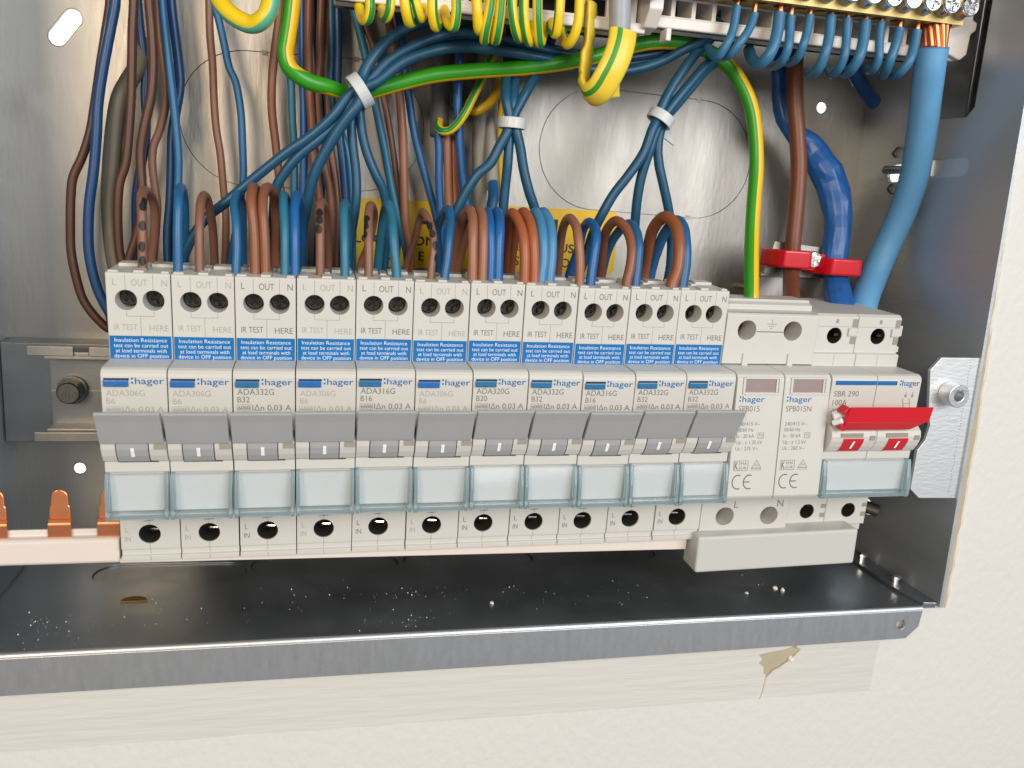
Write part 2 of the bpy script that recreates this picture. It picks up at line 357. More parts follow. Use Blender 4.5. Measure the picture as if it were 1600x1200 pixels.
# right-hand side with a slotted hole, a folded knock-out window and its clip
def side(a, b, t): return (XR+t, a, b)
mb = MB(); mb.plate([(DB-1.2, ZF), (DF+.6, ZF), (DF-1.2, ZT), (DB-1.2, ZT)], [stadium(-10, 90.6, 29, 92.2, 3.4), stadium(-10, -44, 6, -48, 3.2), [(-4, 110.6), (27, 109.6), (30.5, 113), (31, 168), (-4, 168)]], side, 1.2)
mb.build('side_panel', 'galv_side', box)
mb = MB(); mb.plate([(-6, 109), (25.4, 108.6), (25.8, 170), (-6, 170)], [], lambda a, b, t: (XR+1.4+t, a, b), .8); mb.box(XR+.2, XR+1.5, 24.4, 25.4, 110.2, 169); fp = mb.build('folded_flap', 'galv_floor', box)
mb = MB(); mb.box(XR+6, XR+7, -8, 36, 104, 172); mb.box(XR+1.2, XR+6, 34, 35, 104, 172); mb.box(XR+1.2, XR+6, -8, 36, 104, 105); mb.build('flap_light_stop', 'steel_dark', fp)  # added dark plates, stop the lit board showing past the flap
def sideL(a, b, t): return (XL-t, a, b)
mb = MB(); mb.plate([(DB-1.2, ZF), (DF, ZF), (DF, ZT), (DB-1.2, ZT)], [], sideL, 1.2); mb.build('side_panel', 'galv_side', box)
mb = MB(); mb.plate([(XL, DB), (XR, DB), (XR, DF), (XL, DF)], [], lambda a, b, t: (a, b, ZT+t), 1.2); mb.build('top_panel', 'galv_side', box)
# floor with embossed knock-outs
def flo(a, b, t): return (a, b, ZF-t)
fk = [(-10, -1, 26, 0, 8.5), (44, -4.6, 82, -3.4, 8.5), (101, -4.6, 136, -4, 8.5), (154, -6, 189, -5.4, 8.5)]
mb = MB(); mb.plate([(XL, DB), (XR, DB), (XR, 52.2), (XL, 52.2)], [stadium(*k) for k in fk], flo, 1.2); mb.build('floor_panel', 'galv_floor', box)
for ax, az, bx, bz, r in fk:
    mb = MB(); mb.plate(stadium(ax, az, bx, bz, r-.45), [], lambda a, b, t: (a, b, ZF-.5-t), 1); kk = mb.build('knockout', 'galv_floor', box)
    mb = MB(); mb.plate(stadium(ax, az, bx, bz, r+1.5), [], lambda a, b, t: (a, b, ZF-1.4-t), .5); mb.build('gap_light_stop', 'steel_dark', kk)  # unseen plate added under the gap, as on the back panel
# front lip folded down from the floor, with its rounded edge and fixing hole
mb = MB(); zt = ZF-1.4; mb.plate([(XL-40, -83.4), (120, -83.6), (276.6, -82.6), (281.4, -78.0), (282.2, zt), (XL-40, zt)], [circ(273.6, -76.8, 1.9)], front(53.4), 1.2)
mb.build('front_lip', 'galv_lip', box, bevel=.15)
mb = MB(); m_ = 8; arc = [(52.2+1.2*math.sin(math.pi/2*i/m_), ZF-1.4+1.4*math.cos(math.pi/2*i/m_)) for i in range(m_+1)]
for i in range(m_):
    (a, b), (c, e) = arc[i], arc[i+1]; mb.add([(XL-40, a, b), (282.2, a, b), (282.2, c, e), (XL-40, c, e)], [(0, 1, 2, 3)])
mb.build('folded_edge', 'galv_lip', box, smooth=True)
# riveted corner tabs of the sides
for sx, xx in ((1, XR), (-1, XL)):
    mb = MB(); w_ = 8.2; pl = [(xx-sx*.2, DB+2), (xx-sx*w_, DB+8), (xx-sx*w_, 40), (xx-sx*5.4, DF-1.5), (xx-sx*.2, DF-.6)]
    mb.plate(pl, [], lambda a, b, t: (a, b, ZF+1.3-t), 1.2); tb = mb.build('corner_tab', 'galv_floor', box, bevel=.15)
    for dd in (12, 34):
        mb = MB(); mb.cyl((xx-sx*4.2, dd, ZF+1.2), (0, 0, 1), 1.7, 1.6, 16); mb.cyl((xx-sx*4.2, dd, ZF+2.8), (0, 0, 1), 2.3, 1.0, 16); mb.cyl((xx-sx*4.2, dd, ZF+3.8), (0, 0, 1), 2.3, .7, 16, 1.3)
        mb.build('rivet', 'zinc_bright', tb, bevel=.1)
# fixing tab for the lid, with its threaded bush
mb = MB(); mb.plate([(272.4, 25), (288.6, 25.2), (288.8, -27.2), (272.6, -26.9), (268.4, -23.4), (268.6, -8.8), (271.2, -5), (272.2, .3), (270.6, 6), (268.6, 20.5)], [], front(53.2), 1.4)
tb = mb.build('lid_tab', 'galv_tab', box, bevel=.15)
mb = MB(); o_ = circ(277.3, 12.4, 4.2, 28); i_ = circ(277.3, 12.4, 1.9, 28)
mb.plate(o_, [i_], front(58.8), 5.6); mb.build('threaded_bush', 'bush_zinc', tb, bevel=.3)
mb = MB()
for k in range(44): mb.cyl((284.6+.2*math.sin(k), 53.15, 23.6-k*1.12), (0, 1, 0), .16, .09, 6)
mb.build('score_marks', 'steel_dark', tb)
# spring clips on the right side
def clip(z, d, tilt, nm, slim):
    mb = MB(); mb.cyl((XR-5.5, d-6, z), (.35, 1, tilt), 1.7, 12, 14); mb.cyl((XR-5.7, d-6.8, z), (.35, 1, tilt), 1.2, .9, 12); c = mb.build('clip_screw', 'zinc_bright', box, bevel=.15)
    mb = MB(); mb.box(XR+.3, XR+.8, d-1, d+35, z-4.5, z+5); mb.box(XR-.4, XR+.4, d+14, d+15.2, z-2.4, z+3.4); mb.box(XR-.2, XR+.4, d-1, d+13, z-1.4, z+3.2)
    mb.build('spring', 'galv_tab', c)
    mb = MB(); 
    for q in (-1, 1):
        for (a, b), (e, f) in zip([(-7, q*5.2), (-9.2, q*7), (-6.4, q*9.4)], [(-9.2, q*7), (-6.4, q*9.4), (-3, q*8.6)]):
            mb.add([(XR-1.2, d+a, z+b), (XR-1.2, d+e, z+f), (XR-.1, d+e, z+f), (XR-.1, d+a, z+b)], [(0, 1, 2, 3)])
    mb.build('spring_arm', 'steel_dark', c)
clip(91.6, -2, 0, 'clip', True)
mb = MB(); mb.cyl((277, 8, -44), (.9, .5, -.25), 2.6, 12, 14); mb.cyl((276, 7, -43.5), (.9, .5, -.25), 4.4, 3.2, 6); mb.build('clip_screw', 'steel_dark', box, bevel=.3)
mb = MB(); mb.cyl((XL-.5, -8, 96.5), (1, 0, 0), 4, 3.4, 16); mb.build('bolt_head', 'zinc_bright', box, bevel=.4)
mb = MB(); mb.plate([(-.4+4.2*math.cos(R(180*i/14)), 22.4-3.6*math.sin(R(180*i/14))) for i in range(15)], [], lambda a, b, t: (a, b, ZF+.05+t), .5); mb.box(-2, 1.2, 20.4, 20.9, ZF+.5, ZF+.7); tag(mb.build('floor_half_disc', 'brass_dull'), 'dull brass half-disc knock-out in the floor of the metal box', 'screw')  # half of a knock-out, seen as a brass half-moon
# dust and chips lying on the floor of the box
mb = MB()
CL = [(random.uniform(XL+10, XR-15), random.uniform(22, 48), random.uniform(4, 16)) for _ in range(11)]
for k in range(260):
    c_ = random.choice(CL); x = max(XL+9, min(XR-9, random.gauss(c_[0], c_[2]*1.4))); d = min(51, random.gauss(c_[1], c_[2]*.6))
    if d < -20: continue
    r = random.choice((.08, .09, .10, .12, .14, .24))*random.uniform(.6, 1.2)
    mb.cyl((x, d, ZF+.02), (random.uniform(-.4, .4), random.uniform(-.4, .4), 1), r, r*.9, 5, r*.4)
mb.cyl((232, 33, ZF+.1), (.2, .3, 1), 1.2, .7, 6, .6); mb.cyl((234, 35, ZF+.1), (-.3, .2, 1), .9, 1.0, 5, .4); mb.cyl((218, 36.5, ZF+.1), (.2, -.3, 1), .8, .7, 5, .4); mb.cyl((120, 35, ZF+.1), (.2, 0, 1), .8, .6, 6, .6)
tag(mb.build('dust', 'dust'), 'white plaster dust and chips scattered on the box floor', None, kind='stuff')
# yellow warning sticker on the back panel
mb = MB(); mb.plate([(69.5, 67.6), (178, 68.4), (179.6, 66.8), (179.6, 44), (178, 42.4), (69.5, 41.4), (68, 43), (68, 66)], [], front(DB+.25), .2)
st = tag(mb.build('warning_sticker', 'yellow_sticker'), 'yellow rectangular sticker with black lettering on the back panel', 'sticker')
mb = MB(); F = flatd(DB+.29)
text(mb, 'ATTENTION', 95.3, 57.4, 6.1, 58.5, F, .035)
text(mb, 'LOOSE CONNECTIONS MAY CAUSE FIRE', 72.2, 50.6, 3.4, 104, F, .02)
for c_, x_ in (('L', 84.1), ('E', 97.4), ('S', 136.4), ('IO', 155.0)): text(mb, c_, x_, 44.6, 3.5, None, F, .012)      # only these letters of the last line show between the wires
mb.build('lettering', 'black_ink', st)

# ------------------------------------------------------------------ rail, comb busbar, blanking cap
ROT = (R(3.711), R(-.509), R(.006))
def devloc(x): return (x, .03-.0001*x, -2.56+.00888*x)          # devices hang on the rail a few degrees out of square
rail = tag(empty('din_rail'), 'galvanised top-hat mounting rail with hex bolt left of the breakers', 'rail')
mb = MB(); mb.box(XL+.5, 284, -24, -22.6, -27.0, 9.8); mb.box(XL+.5, 284, DB+.2, -24, 8.6, 9.8); mb.box(XL+.5, 284, DB+.2, -24, -27, -25.8); mb.build('support_strip', 'galv_rail', rail, bevel=.3)
mb = MB(); mb.box(-32, 276, -13, -12, -17, 7.4); mb.build('web', 'galv_rail', rail)
for a, b, c in ((7.4, 8.6, 1), (-18.2, -17, -1)):
    mb = MB(); mb.box(-32, 276, -12.9, -4.6, a, b); 
    if c > 0: mb.box(-37, -22.4, -5.2, -4.0, b, b+3.4); mb.box(-22.4, -17.6, -5.2, -4.4, b, b+1.4); mb.box(-17.6, 276, -5.2, -4.0, b, b+3.4)
    else: mb.box(-36, 276, -5.2, -4.0, a-3.4, a)
    mb.build('flange', 'galv', rail, bevel=.25)
mb = MB(); mb.box(-32, 0, -11.98, -11.9, -5.2, -4.9); mb.build('score_line', 'cream_edge', rail)
mb = MB(); mb.cyl((-25, -11.8, -4.6), (0, 1, 0), 5.0, 1.6, 24); mb.cyl((-25, -10.2, -4.6), (0, 1, 0), 4.2, 4.4, 6); bo = mb.build('bolt', 'steel_dark', rail, bevel=.35)
mb = MB(); mb.cyl((-25, -5.6, -4.6), (0, 1, 0), 3.8, .5, 20, 3.4)
for q in range(5): mb.box(-27.4+q*1.1, -26.8+q*1.1, -5.1, -4.95, -6.6+.7*(q % 2), -4.4+.7*(q % 3))
mb.build('bolt_marking', 'steel_dark', bo)
bus = tag(empty('comb_busbar'), 'white insulated comb busbar with copper prongs running under the breakers', 'busbar')
mb = MB(); mb.extrude([(30, -48.6), (38.6, -48.6), (39.2, -47.8), (39.2, -41.2), (38.4, -40.4), (36.2, -40.2), (36.2, -38.2), (35.2, -38.2), (35.2, -40.6), (30, -40.6)], XL+1, -.6); mb.build('insulation', 'busbar_white', bus, bevel=.3)
mb = MB(); mb.plate([(-.6, -47.05), (190, -45.35), (190, -50.0), (-.6, -48.6)], [], front(39.2), 9); mb.build('insulation', 'busbar_white', bus, bevel=.3)
for px in (-35.7, -17.9, -3.9):
    mb = MB()
    pr = [(35.0, -26.8), (35.8, -26.8), (36.2, -33), (37.4, -36), (37.4, -41), (36.4, -41), (36.4, -36.4), (35.2, -33.2)]
    mb.extrude([(36.3, -34.6), (37.4, -36), (37.4, -41), (36.4, -41), (36.4, -36.4), (35.3, -34.4)], px-3.3, px+3.3); mb.plate([(px-3.1, -34.5), (px+3.1, -34.5), (px+3.0, -31), (px+2.6, -30.4)]+[(px+2.5*math.cos(R(180*i/12)), -28+2.5*math.sin(R(180*i/12))) for i in range(13)]+[(px-2.6, -30.4), (px-3.0, -31)], [], lambda a, b, t: (a, 36.2-t-(b+34.5)*.06, b), .9); mb.build('copper_prong', 'copper', bus, bevel=.35)
cap = tag(empty('busbar_end_cap', (222, 40, -48.6), (R(2), R(-1.3), R(0))), 'pale grey plastic end cap sitting askew under the surge protector and main switch', 'end cap')
mb = MB(); mb.box(-31, 33, -5, 6.0, -6.9, 6.9); mb.build('shell', 'cap_grey', cap, bevel=.9, seg=3)

# ------------------------------------------------------------------ breakers
CODES = [('ADA306G', 'B6'), ('ADA306G', 'B6'), ('ADA332G', 'B32'), ('ADA306G', 'B6'), ('ADA316G', 'B16'), ('ADA306G', 'B6'), ('ADA320G', 'B20'), ('ADA332G', 'B32'), ('ADA316G', 'B16'), ('ADA332G', 'B32'), ('ADA332G', 'B32')]
X0, X1 = .14, 17.36
def breaker_body():
    arc = [(44.9+11.4*1, 0)]
    nose = [(44, 23.0), (54.2, 23.2), (55.4, 22.8), (56.1, 22.0), (56.3, 21.0), (56.3, 6.5), (58.6, 6.0), (60.6, 4.6), (61.3, 2.9), (61.1, 1.2), (60.2, -1.0), (58.9, -2.9), (57.7, -3.6), (57.6, -6.8), (57.2, -7.2), (57.2, -19.6), (54, -20.4), (44, -22.0)]
    prof = [(2, -41.8), (2, -14), (-4, -14), (-4, 12), (2, 12), (2, 42.0), (23, 42.0), (24.6, 48.2), (43.6, 48.2), (44, 47.8)]+nose+[(44, -37.9), (43.1, -38.2), (43.1, -40.0), (44, -40.2), (44, -41.8)]
    e1 = prof.index((44, 47.8)); e2 = prof.index((44, -22.0))
    mb = MB(); mb.extrude(prof, X0, X1, {e1: [(5.3, 40.3, 2.95, 9), (12.7, 40.3, 2.95, 9)], e2: [(8.5, -32.9, 3.2, 9)]})
    return mb
def screw_head(cx, cz, d, r):
    a, w = r*.78, r*.17
    cross = [(-w, -w), (-w, -a), (w, -a), (w, -w), (a, -w), (a, w), (w, w), (w, a), (-w, a), (-w, w), (-a, w), (-a, -w)]
    t = random.uniform(0, 1.5)
    cr = [(cx+x*math.cos(t)-y*math.sin(t), cz+x*math.sin(t)+y*math.cos(t)) for x, y in cross]
    mb = MB(); mb.plate(circ(cx, cz, r, 20), [cr], front(d), 1.2); mb.cyl((cx, d-1.2, cz), (0, 1, 0), r, .05, 20); return mb
proto = {}
def breaker(i):
    code, rating = CODES[i]; faint = rating == 'B6'; ink = 'ink_faint' if faint else 'ink'
    jit = [random.uniform(-1, 1) for _ in range(3)]; t = empty('circuit_breaker', devloc(17.5*i+.04*jit[0]), (ROT[0]+R(.35)*jit[1], ROT[1]+R(.10)*jit[2], ROT[2]))      # no two clip on quite alike
    ordn = ['first', 'second', 'third', 'fourth', 'fifth', 'sixth', 'seventh', 'eighth', 'ninth', 'tenth', 'eleventh'][i]
    tag(t, f'cream {rating} circuit breaker with {"faint" if faint else "dark"} grey print, {ordn} from the left', 'circuit breaker', 'circuit breakers in a row')
    def part(key, name, fn, m, **k):
        if key not in proto:
            o = fn().build(name, m, t, **k); proto[key] = o; return o
        o = proto[key].copy(); COL.objects.link(o); o.parent = t; return o
    part('body', 'body', breaker_body, 'cream', bevel=.16)
    def guards():
        mb = MB()
        for a, b, c, e, h in ((.6, 3.4, 40.6, 43.0, .5), (7.4, 10.2, 38, 43, .6), (14.8, 16.9, 40.4, 43, .5), (1.2, 7.2, 26, 31.5, .9), (10.4, 16.6, 26, 31.5, .9), (7.8, 9.8, 26.6, 34, .5)): mb.box(a, b, c, e, 48.1, 48.2+h)
        return mb
    part('guard', 'top_guard', guards, 'cream', bevel=.15)
    for k, (cx, cz, r, dep) in enumerate(((5.3, 40.3, 2.5, 38.6), (12.7, 40.3, 2.5, 38.6))):
        screw_head(cx, cz, dep, r).build('terminal_screw', 'terminal_steel', t, bevel=.12)
    def screw_glint():
        mb = MB(); mb.cyl((8.0, 38.6, -33.5), (1, .22, .04), .62, 2.8, 10); return mb
    part('screw_glint', 'terminal_screw', screw_glint, 'zinc_bright')  # bright metal sliver added as the glint in the dark hole
    def shade_lining():
        mb = MB(); h = circ(8.5, -32.9, 3.12); m = len(h); mb.add([(a, 43.4, b) for a, b in h]+[(a, 35.4, b) for a, b in h], [(j, (j+1) % m, m+(j+1) % m, m+j) for j in range(m)]+[tuple(range(m, 2*m))]); mb.box(5.8, 8.6, 36.0, 37.6, -33.5, -32.5); return mb
    part('shade_lining', 'bore_shade', shade_lining, 'shade_lining')  # dark lining added to the hole, its shade put into the colour
    # seams of the moulding
    def seams():
        mb = MB(); F = flatd(44.015)
        for pp in ([(5.3, 47.8), (5.3, 43.3)], [(12.7, 47.8), (12.7, 43.3)], [(5.3, 37.2), (5.3, 35.7), (12.7, 35.7), (12.7, 37.2)], [(9, 35.7), (9, 29.9)]): stroke(mb, pp, .14, F)
        return mb
    part('seams', 'moulding_seam', seams, 'cream_dark')
    def seams2():
        mb = MB(); F = flatd(44.015); stroke(mb, [(8.5, -22), (8.5, -29.6)], .14, F); stroke(mb, [(8.5, -36.2), (8.5, -38)], .14, F); stroke(mb, [(8.5, -40.2), (8.7, -41.8)], .16, F); stroke(mb, [(8.5, -38), (8.5, -40.2)], .16, flatd(43.13))
        stroke(mb, [(7, -28.4), (9.9, -28.2)], .3, F); stroke(mb, [(8.5, -28.4), (8.5, -27.4)], .25, F)
        return mb
    part('seams2', 'moulding_seam', seams2, 'cream_dark')
    def marks():
        mb = MB(); F = flatd(44.03)
        text(mb, 'L', 1.9, 44.6, 1.9, 1.0, F); text(mb, 'OUT', 6.9, 44.5, 1.9, 4.3, F); text(mb, 'N', 15.0, 44.5, 1.9, 1.5, F)
        text(mb, 'IR TEST', 1.7, 31.6, 1.75, 6.3, F); text(mb, 'HERE', 11.3, 31.4, 1.75, 5.2, F)
        return mb
    part('marks'+ink, 'terminal_lettering', marks, ink)
    def marks2():
        mb = MB(); F = flatd(44.03); text(mb, 'L', 1.6, -32.2, 1.7, .9, F); text(mb, 'IN', 1.3, -35.2, 1.7, 1.7, F); return mb
    part('marks2'+ink, 'terminal_lettering', marks2, ink)
    def blue():
        mb = MB(); mb.plate([(.35, 22.95), (17.1, 22.95), (17.1, 29.9), (.35, 29.9)], [], front(44.07), .05); return mb
    lab = part('blue', 'blue_label', blue, 'blue_label')
    def blue_t():
        mb = MB(); F = flatd(44.09)
        for s_, z, w in (('Insulation Resistance', 28.1, 14.2), ('test can be carried out', 26.5, 14.8), ('at load terminals with', 24.95, 13.8), ('device in OFF position', 23.4, 14.7)): text(mb, s_, 8.8, z, 1.15, w, F, -.008, align='C')
        return mb
    o = part('bluet', 'lettering', blue_t, 'white_ink'); o.parent = lab
    def button():
        mb = MB(); mb.box(.9, 7.5, 55.9, 56.35, 20.0, 20.6); return mb
    part('slot', 'button_slot', button, 'black_ink')
    bc = 'button_blue' if faint else 'button_teal'
    def btn():
        mb = MB(); mb.box(.8, 7.3, 55.8, 57.1, 18.2, 20.2); mb.box(3.9, 4.1, 57.0, 57.3, 18.4, 19.4); return mb
    part(bc, 'test_button', btn, bc, bevel=.3)
    def logo():
        mb = MB(); F = flatd(56.34); text(mb, 'hager', 9.0, 18.9, 1.85, 7.7, F, .008)
        for z in (19.0, 20.2): mb.add([(8.05, 56.34, z), (8.55, 56.34, z), (8.55, 56.34, z+.6), (8.05, 56.34, z+.6)], [(0, 1, 2, 3)])
        return mb
    part('logo', 'logo', logo, 'logo_blue')
    def codes():
        mb = MB(); F = flatd(56.33); dz = -.1 if faint else .45
        text(mb, code, 1.3, 15.5+dz, 1.75, 10.2, F); text(mb, rating, 1.3, 13.2+dz, 1.7, 3.4 if len(rating) > 2 else 2.3, F)
        text(mb, '6000', 1.5, 10.9+dz, 1.3, 3.2, F); stroke(mb, [(1.2, 10.6+dz), (4.9, 10.6+dz), (4.9, 12.5+dz), (1.2, 12.5+dz), (1.2, 10.6+dz)], .1, F)
        stroke(mb, [(1.2, 11.5+dz), (4.9, 11.5+dz)], .1, F)
        text(mb, 'I\u0394n 0,03 A', 5.4, 10.75+dz, 1.7, 10.9, F); return mb
    part('code'+code, 'rating_lettering', codes, ink)
    # toggle, its barrel and the little flag window
    def lever():
        mb = MB(); mb.extrude([(58.6, 4.6), (61.4, 3.0), (62.0, 3.2), (62.7, 4.6), (63.8, 7.0), (65.4, 10.5), (66.9, 13.3), (66.3, 13.8), (65.2, 13.6), (63.2, 10.6), (61.0, 7.6), (58.6, 7.2)], .1, 16.9); return mb
    part('lever', 'toggle', lever, 'lever_grey', bevel=.25)
    def barrel():
        mb = MB(); mb.extrude([(57, 5), (60.8, 4.7), (61.5, 3.0), (61.3, 1.2), (60.4, -1.0), (59.1, -2.9), (58.2, -3.5), (57, -3.5)], 4.2, 12.5); return mb
    part('barrel', 'toggle_barrel', barrel, 'lever_grey', bevel=.1)
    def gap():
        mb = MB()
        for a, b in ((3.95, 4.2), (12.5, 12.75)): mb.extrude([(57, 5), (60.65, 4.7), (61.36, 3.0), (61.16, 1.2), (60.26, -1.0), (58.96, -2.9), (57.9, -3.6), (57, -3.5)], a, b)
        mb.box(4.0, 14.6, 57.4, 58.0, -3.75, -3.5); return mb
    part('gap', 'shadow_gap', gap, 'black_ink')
    def bar():
        mb = MB()
        for (a, b), (c, e) in zip([(61.62, 1.8), (61.46, 1.1), (60.72, -.6)], [(61.46, 1.1), (60.72, -.6), (60.48, -1.2)]): mb.add([(7.9, a, b), (8.9, a, b), (8.9, c, e), (7.9, c, e)], [(0, 1, 2, 3)])
        return mb
    part('bar', 'on_mark', bar, 'white_ink')
    def flag():
        mb = MB(); mb.box(14.1, 17.3, 60.4, 61.45, 1.3, 2.9); return mb
    part('flag', 'flag_window', flag, 'cream_dark')
    # clear label carrier
    def paper():
        mb = MB(); mb.add([(1.2, 57.3, -7.6), (16.3, 57.3, -7.6), (16.3, 57.3, -18.8), (1.2, 57.3, -18.8)], [(0, 1, 2, 3)]); return mb
    part('paper', 'paper_label', paper, 'paper')
    def cover():
        mb = MB(); mb.extrude([(58.4, -7.0), (59.0, -7.0), (60.6, -13), (61.2, -18.7), (60.6, -18.7), (60.0, -13)], 1.5, 16.0); return mb
    hold = part('cover', 'label_cover', cover, 'clear_plastic')
    def rim():
        mb = MB()
        for a, b in ((.25, 1.3), (16.2, 17.25)): mb.extrude([(57.3, -6.9), (59.1, -6.9), (60.8, -13), (61.4, -19.0), (61.0, -20.6), (57.3, -20.6)], a, b)
        mb.extrude([(57.3, -18.9), (61.4, -18.9), (61.0, -20.4), (57.3, -20.4)], 1.55, 15.95); return mb
    o = part('rim', 'cover_rim', rim, 'clear_edge', bevel=.2); o.parent = hold
    def hinge():
        mb = MB()
        for a in (.5, 15.6): mb.box(a, a+1.3, 59.6, 61.0, -19.6, -18.2)
        return mb
    o = part('hinge', 'hinge', hinge, 'clear_edge', bevel=.2); o.parent = hold
    return t
for i in range(11): breaker(i)

# ------------------------------------------------------------------ surge protector (two plug-in cartridges on one base)
spd = tag(empty('surge_protector', devloc(192.5), ROT), 'cream two-cartridge surge protector between the breakers and main switch', 'surge protector')
prof = [(2, -41.5), (2, 36), (24, 37.5), (24, 44.2), (36, 44.8), (36.5, 44.0), (38.5, 43.2), (38.5, 41.6), (43.2, 41.2), (44, 40.6), (44, 23.6), (42, 23.4), (42, -20), (44, -21), (44, -38.6), (43, -39.2), (43, -41.5)]
mb = MB(); mb.extrude(prof, .2, 34.6, {prof.index((44, 40.6)): [(8.0, 35.3, 3.4, 12), (25.2, 35.3, 3.4, 12)], prof.index((44, -21)): [(9.6, -33.2, 3.5, 12), (27.2, -33.4, 3.5, 12)]})
base = mb.build('base', 'cream', spd, bevel=.2)
mb = MB(); F = flatd(44.02); stroke(mb, [(11.6, 34.9), (21.6, 34.9)], .35, F); stroke(mb, [(.4, 41.3), (34.4, 41.3)], .2, flatd(43.3))
stroke(mb, [(16.9, 39.2), (16.9, 37.6)], .16, F); stroke(mb, [(15, 37.6), (18.8, 37.6)], .16, F); stroke(mb, [(15.7, 36.8), (18.1, 36.8)], .16, F); stroke(mb, [(16.4, 36.1), (17.4, 36.1)], .16, F)
mb.build('earth_symbol', 'ink', base)
mb = MB(); text(mb, 'L', 12.7, -29.9, 2.6, 1.7, F); text(mb, 'N', 29.8, -29.9, 2.6, 2.4, F); mb.build('terminal_lettering', 'ink', base)
for a in (8.6, 25.6):
    mb = MB(); mb.box(a-1.1, a+1.1, 43, 44.6, 22.6, 27.4); mb.build('latch', 'cream', spd, bevel=.2)
for cx, cz in ((8, 35.3), (25.2, 35.3), (9.6, -33.2), (27.2, -33.4)):
    screw_head(cx, cz, 34.5, 2.9).build('terminal_screw', 'terminal_steel', spd)
def sl(z): return 56.3+(21.5-z)*.095+.03
for k, (code, up, uc) in enumerate((('SPB015', 'Up : \u2264 1.35 kV', 'Uc : 275 V~'), ('SPB015N', 'Up : \u2264 1.5 kV', 'Uc : 260 V~'))):
    a = .4+17.3*k; pr = [(42.2, 23.2), (53.8, 23.4), (55.4, 22.9), (56.2, 21.9), (56.35, 21.0), (60.1, -18.4), (59.4, -19.6), (56, -20.0), (42.2, -20.0)]
    mb = MB(); mb.extrude(pr, a, a+17.0); ct = mb.build('cartridge', 'cream', spd, bevel=.25)
    mb = MB(); mb.extrude([(z_d, z) for z_d, z in ((sl(21.6)+.02, 21.6), (sl(17.2)+.02, 17.2), (sl(17.2)-.3, 17.2), (sl(21.6)-.3, 21.6))], a+2.9, a+14.0); mb.build('status_window', 'window_mauve', ct)
    mb = MB()
    for x0, x1, z0, z1 in ((a+2.1, a+2.9, 16.6, 22.2), (a+14.0, a+14.4, 17.2, 21.6), (a+15.0, a+15.7, 16.6, 22.2), (a+2.9, a+15.2, 16.4, 17.1), (a+2.9, a+15.2, 21.7, 22.3)):
        mb.extrude([(sl(z1)-.1, z1), (sl(z1)+.4, z1), (sl(z0)+.4, z0), (sl(z0)-.1, z0)], x0, x1)
    mb.build('window_frame', 'cream_edge' if 0 else 'cream', ct, bevel=.1)
    mb = MB(); text(mb, 'hager', a+2.3, 13.9, 1.95, 8.2, sl, .008)
    for z in (14.0, 15.2): mb.add([(a+1.3, sl(z), z), (a+1.8, sl(z), z), (a+1.8, sl(z+.6), z+.6), (a+1.3, sl(z+.6), z+.6)], [(0, 1, 2, 3)])
    mb.build('logo', 'logo_blue', ct)
    mb = MB(); text(mb, code, a+1.3, 10.7, 1.9, 7.6 if k == 0 else 9.4, sl)
    for s_, z, w in (('240/415 V~', 5.9, 8.2), ('50/60 Hz', 3.9, 6.0), ('In : 20 kA', 1.8, 6.4), (up, -.4, 8.6 if k else 9.6), (uc, -2.5, 8.2)): text(mb, s_, a+1.4, z, 1.25, w, sl)
    stroke(mb, [(a+9.2, 1.6), (a+11.3, 1.6), (a+11.3, 3.4), (a+9.2, 3.4), (a+9.2, 1.6)], .14, sl); text(mb, 'T2', a+9.5, 1.95, 1.0, 1.5, sl)
    stroke(mb, [(a+1.4, -9.4), (a+6.6, -9.4), (a+6.6, -6.1), (a+1.4, -6.1), (a+1.4, -9.4)], .16, sl); text(mb, 'K', a+1.7, -9.0, 2.5, 1.4, sl, .02); text(mb, 'EMA', a+3.4, -7.5, .95, 2.8, sl); text(mb, 'EUR', a+3.4, -9.0, .95, 2.8, sl)
    stroke(mb, [(a+8.0, -8.6), (a+11.4, -8.6), (a+9.7, -5.9), (a+8.0, -8.6)], .16, sl); stroke(mb, [(a+8.0, -9.3), (a+11.4, -9.3), (a+11.4, -8.7), (a+8.0, -8.7), (a+8.0, -9.3)], .12, sl); stroke(mb, [(a+8.9, -8.0), (a+9.6, -7.0), (a+9.9, -8.0), (a+10.5, -7.4)], .14, sl)
    for cx, bar in ((a+3.4, 0), (a+7.5, 1)):
        stroke(mb, [(cx+2.0*math.cos(t), -13.4+2.4*math.sin(t)) for t in [R(65+230*i/14) for i in range(15)]], .42, sl)
        if bar: stroke(mb, [(cx-2.0, -13.4), (cx+.3, -13.4)], .42, sl)
    mb.build('lettering', 'ink', ct)

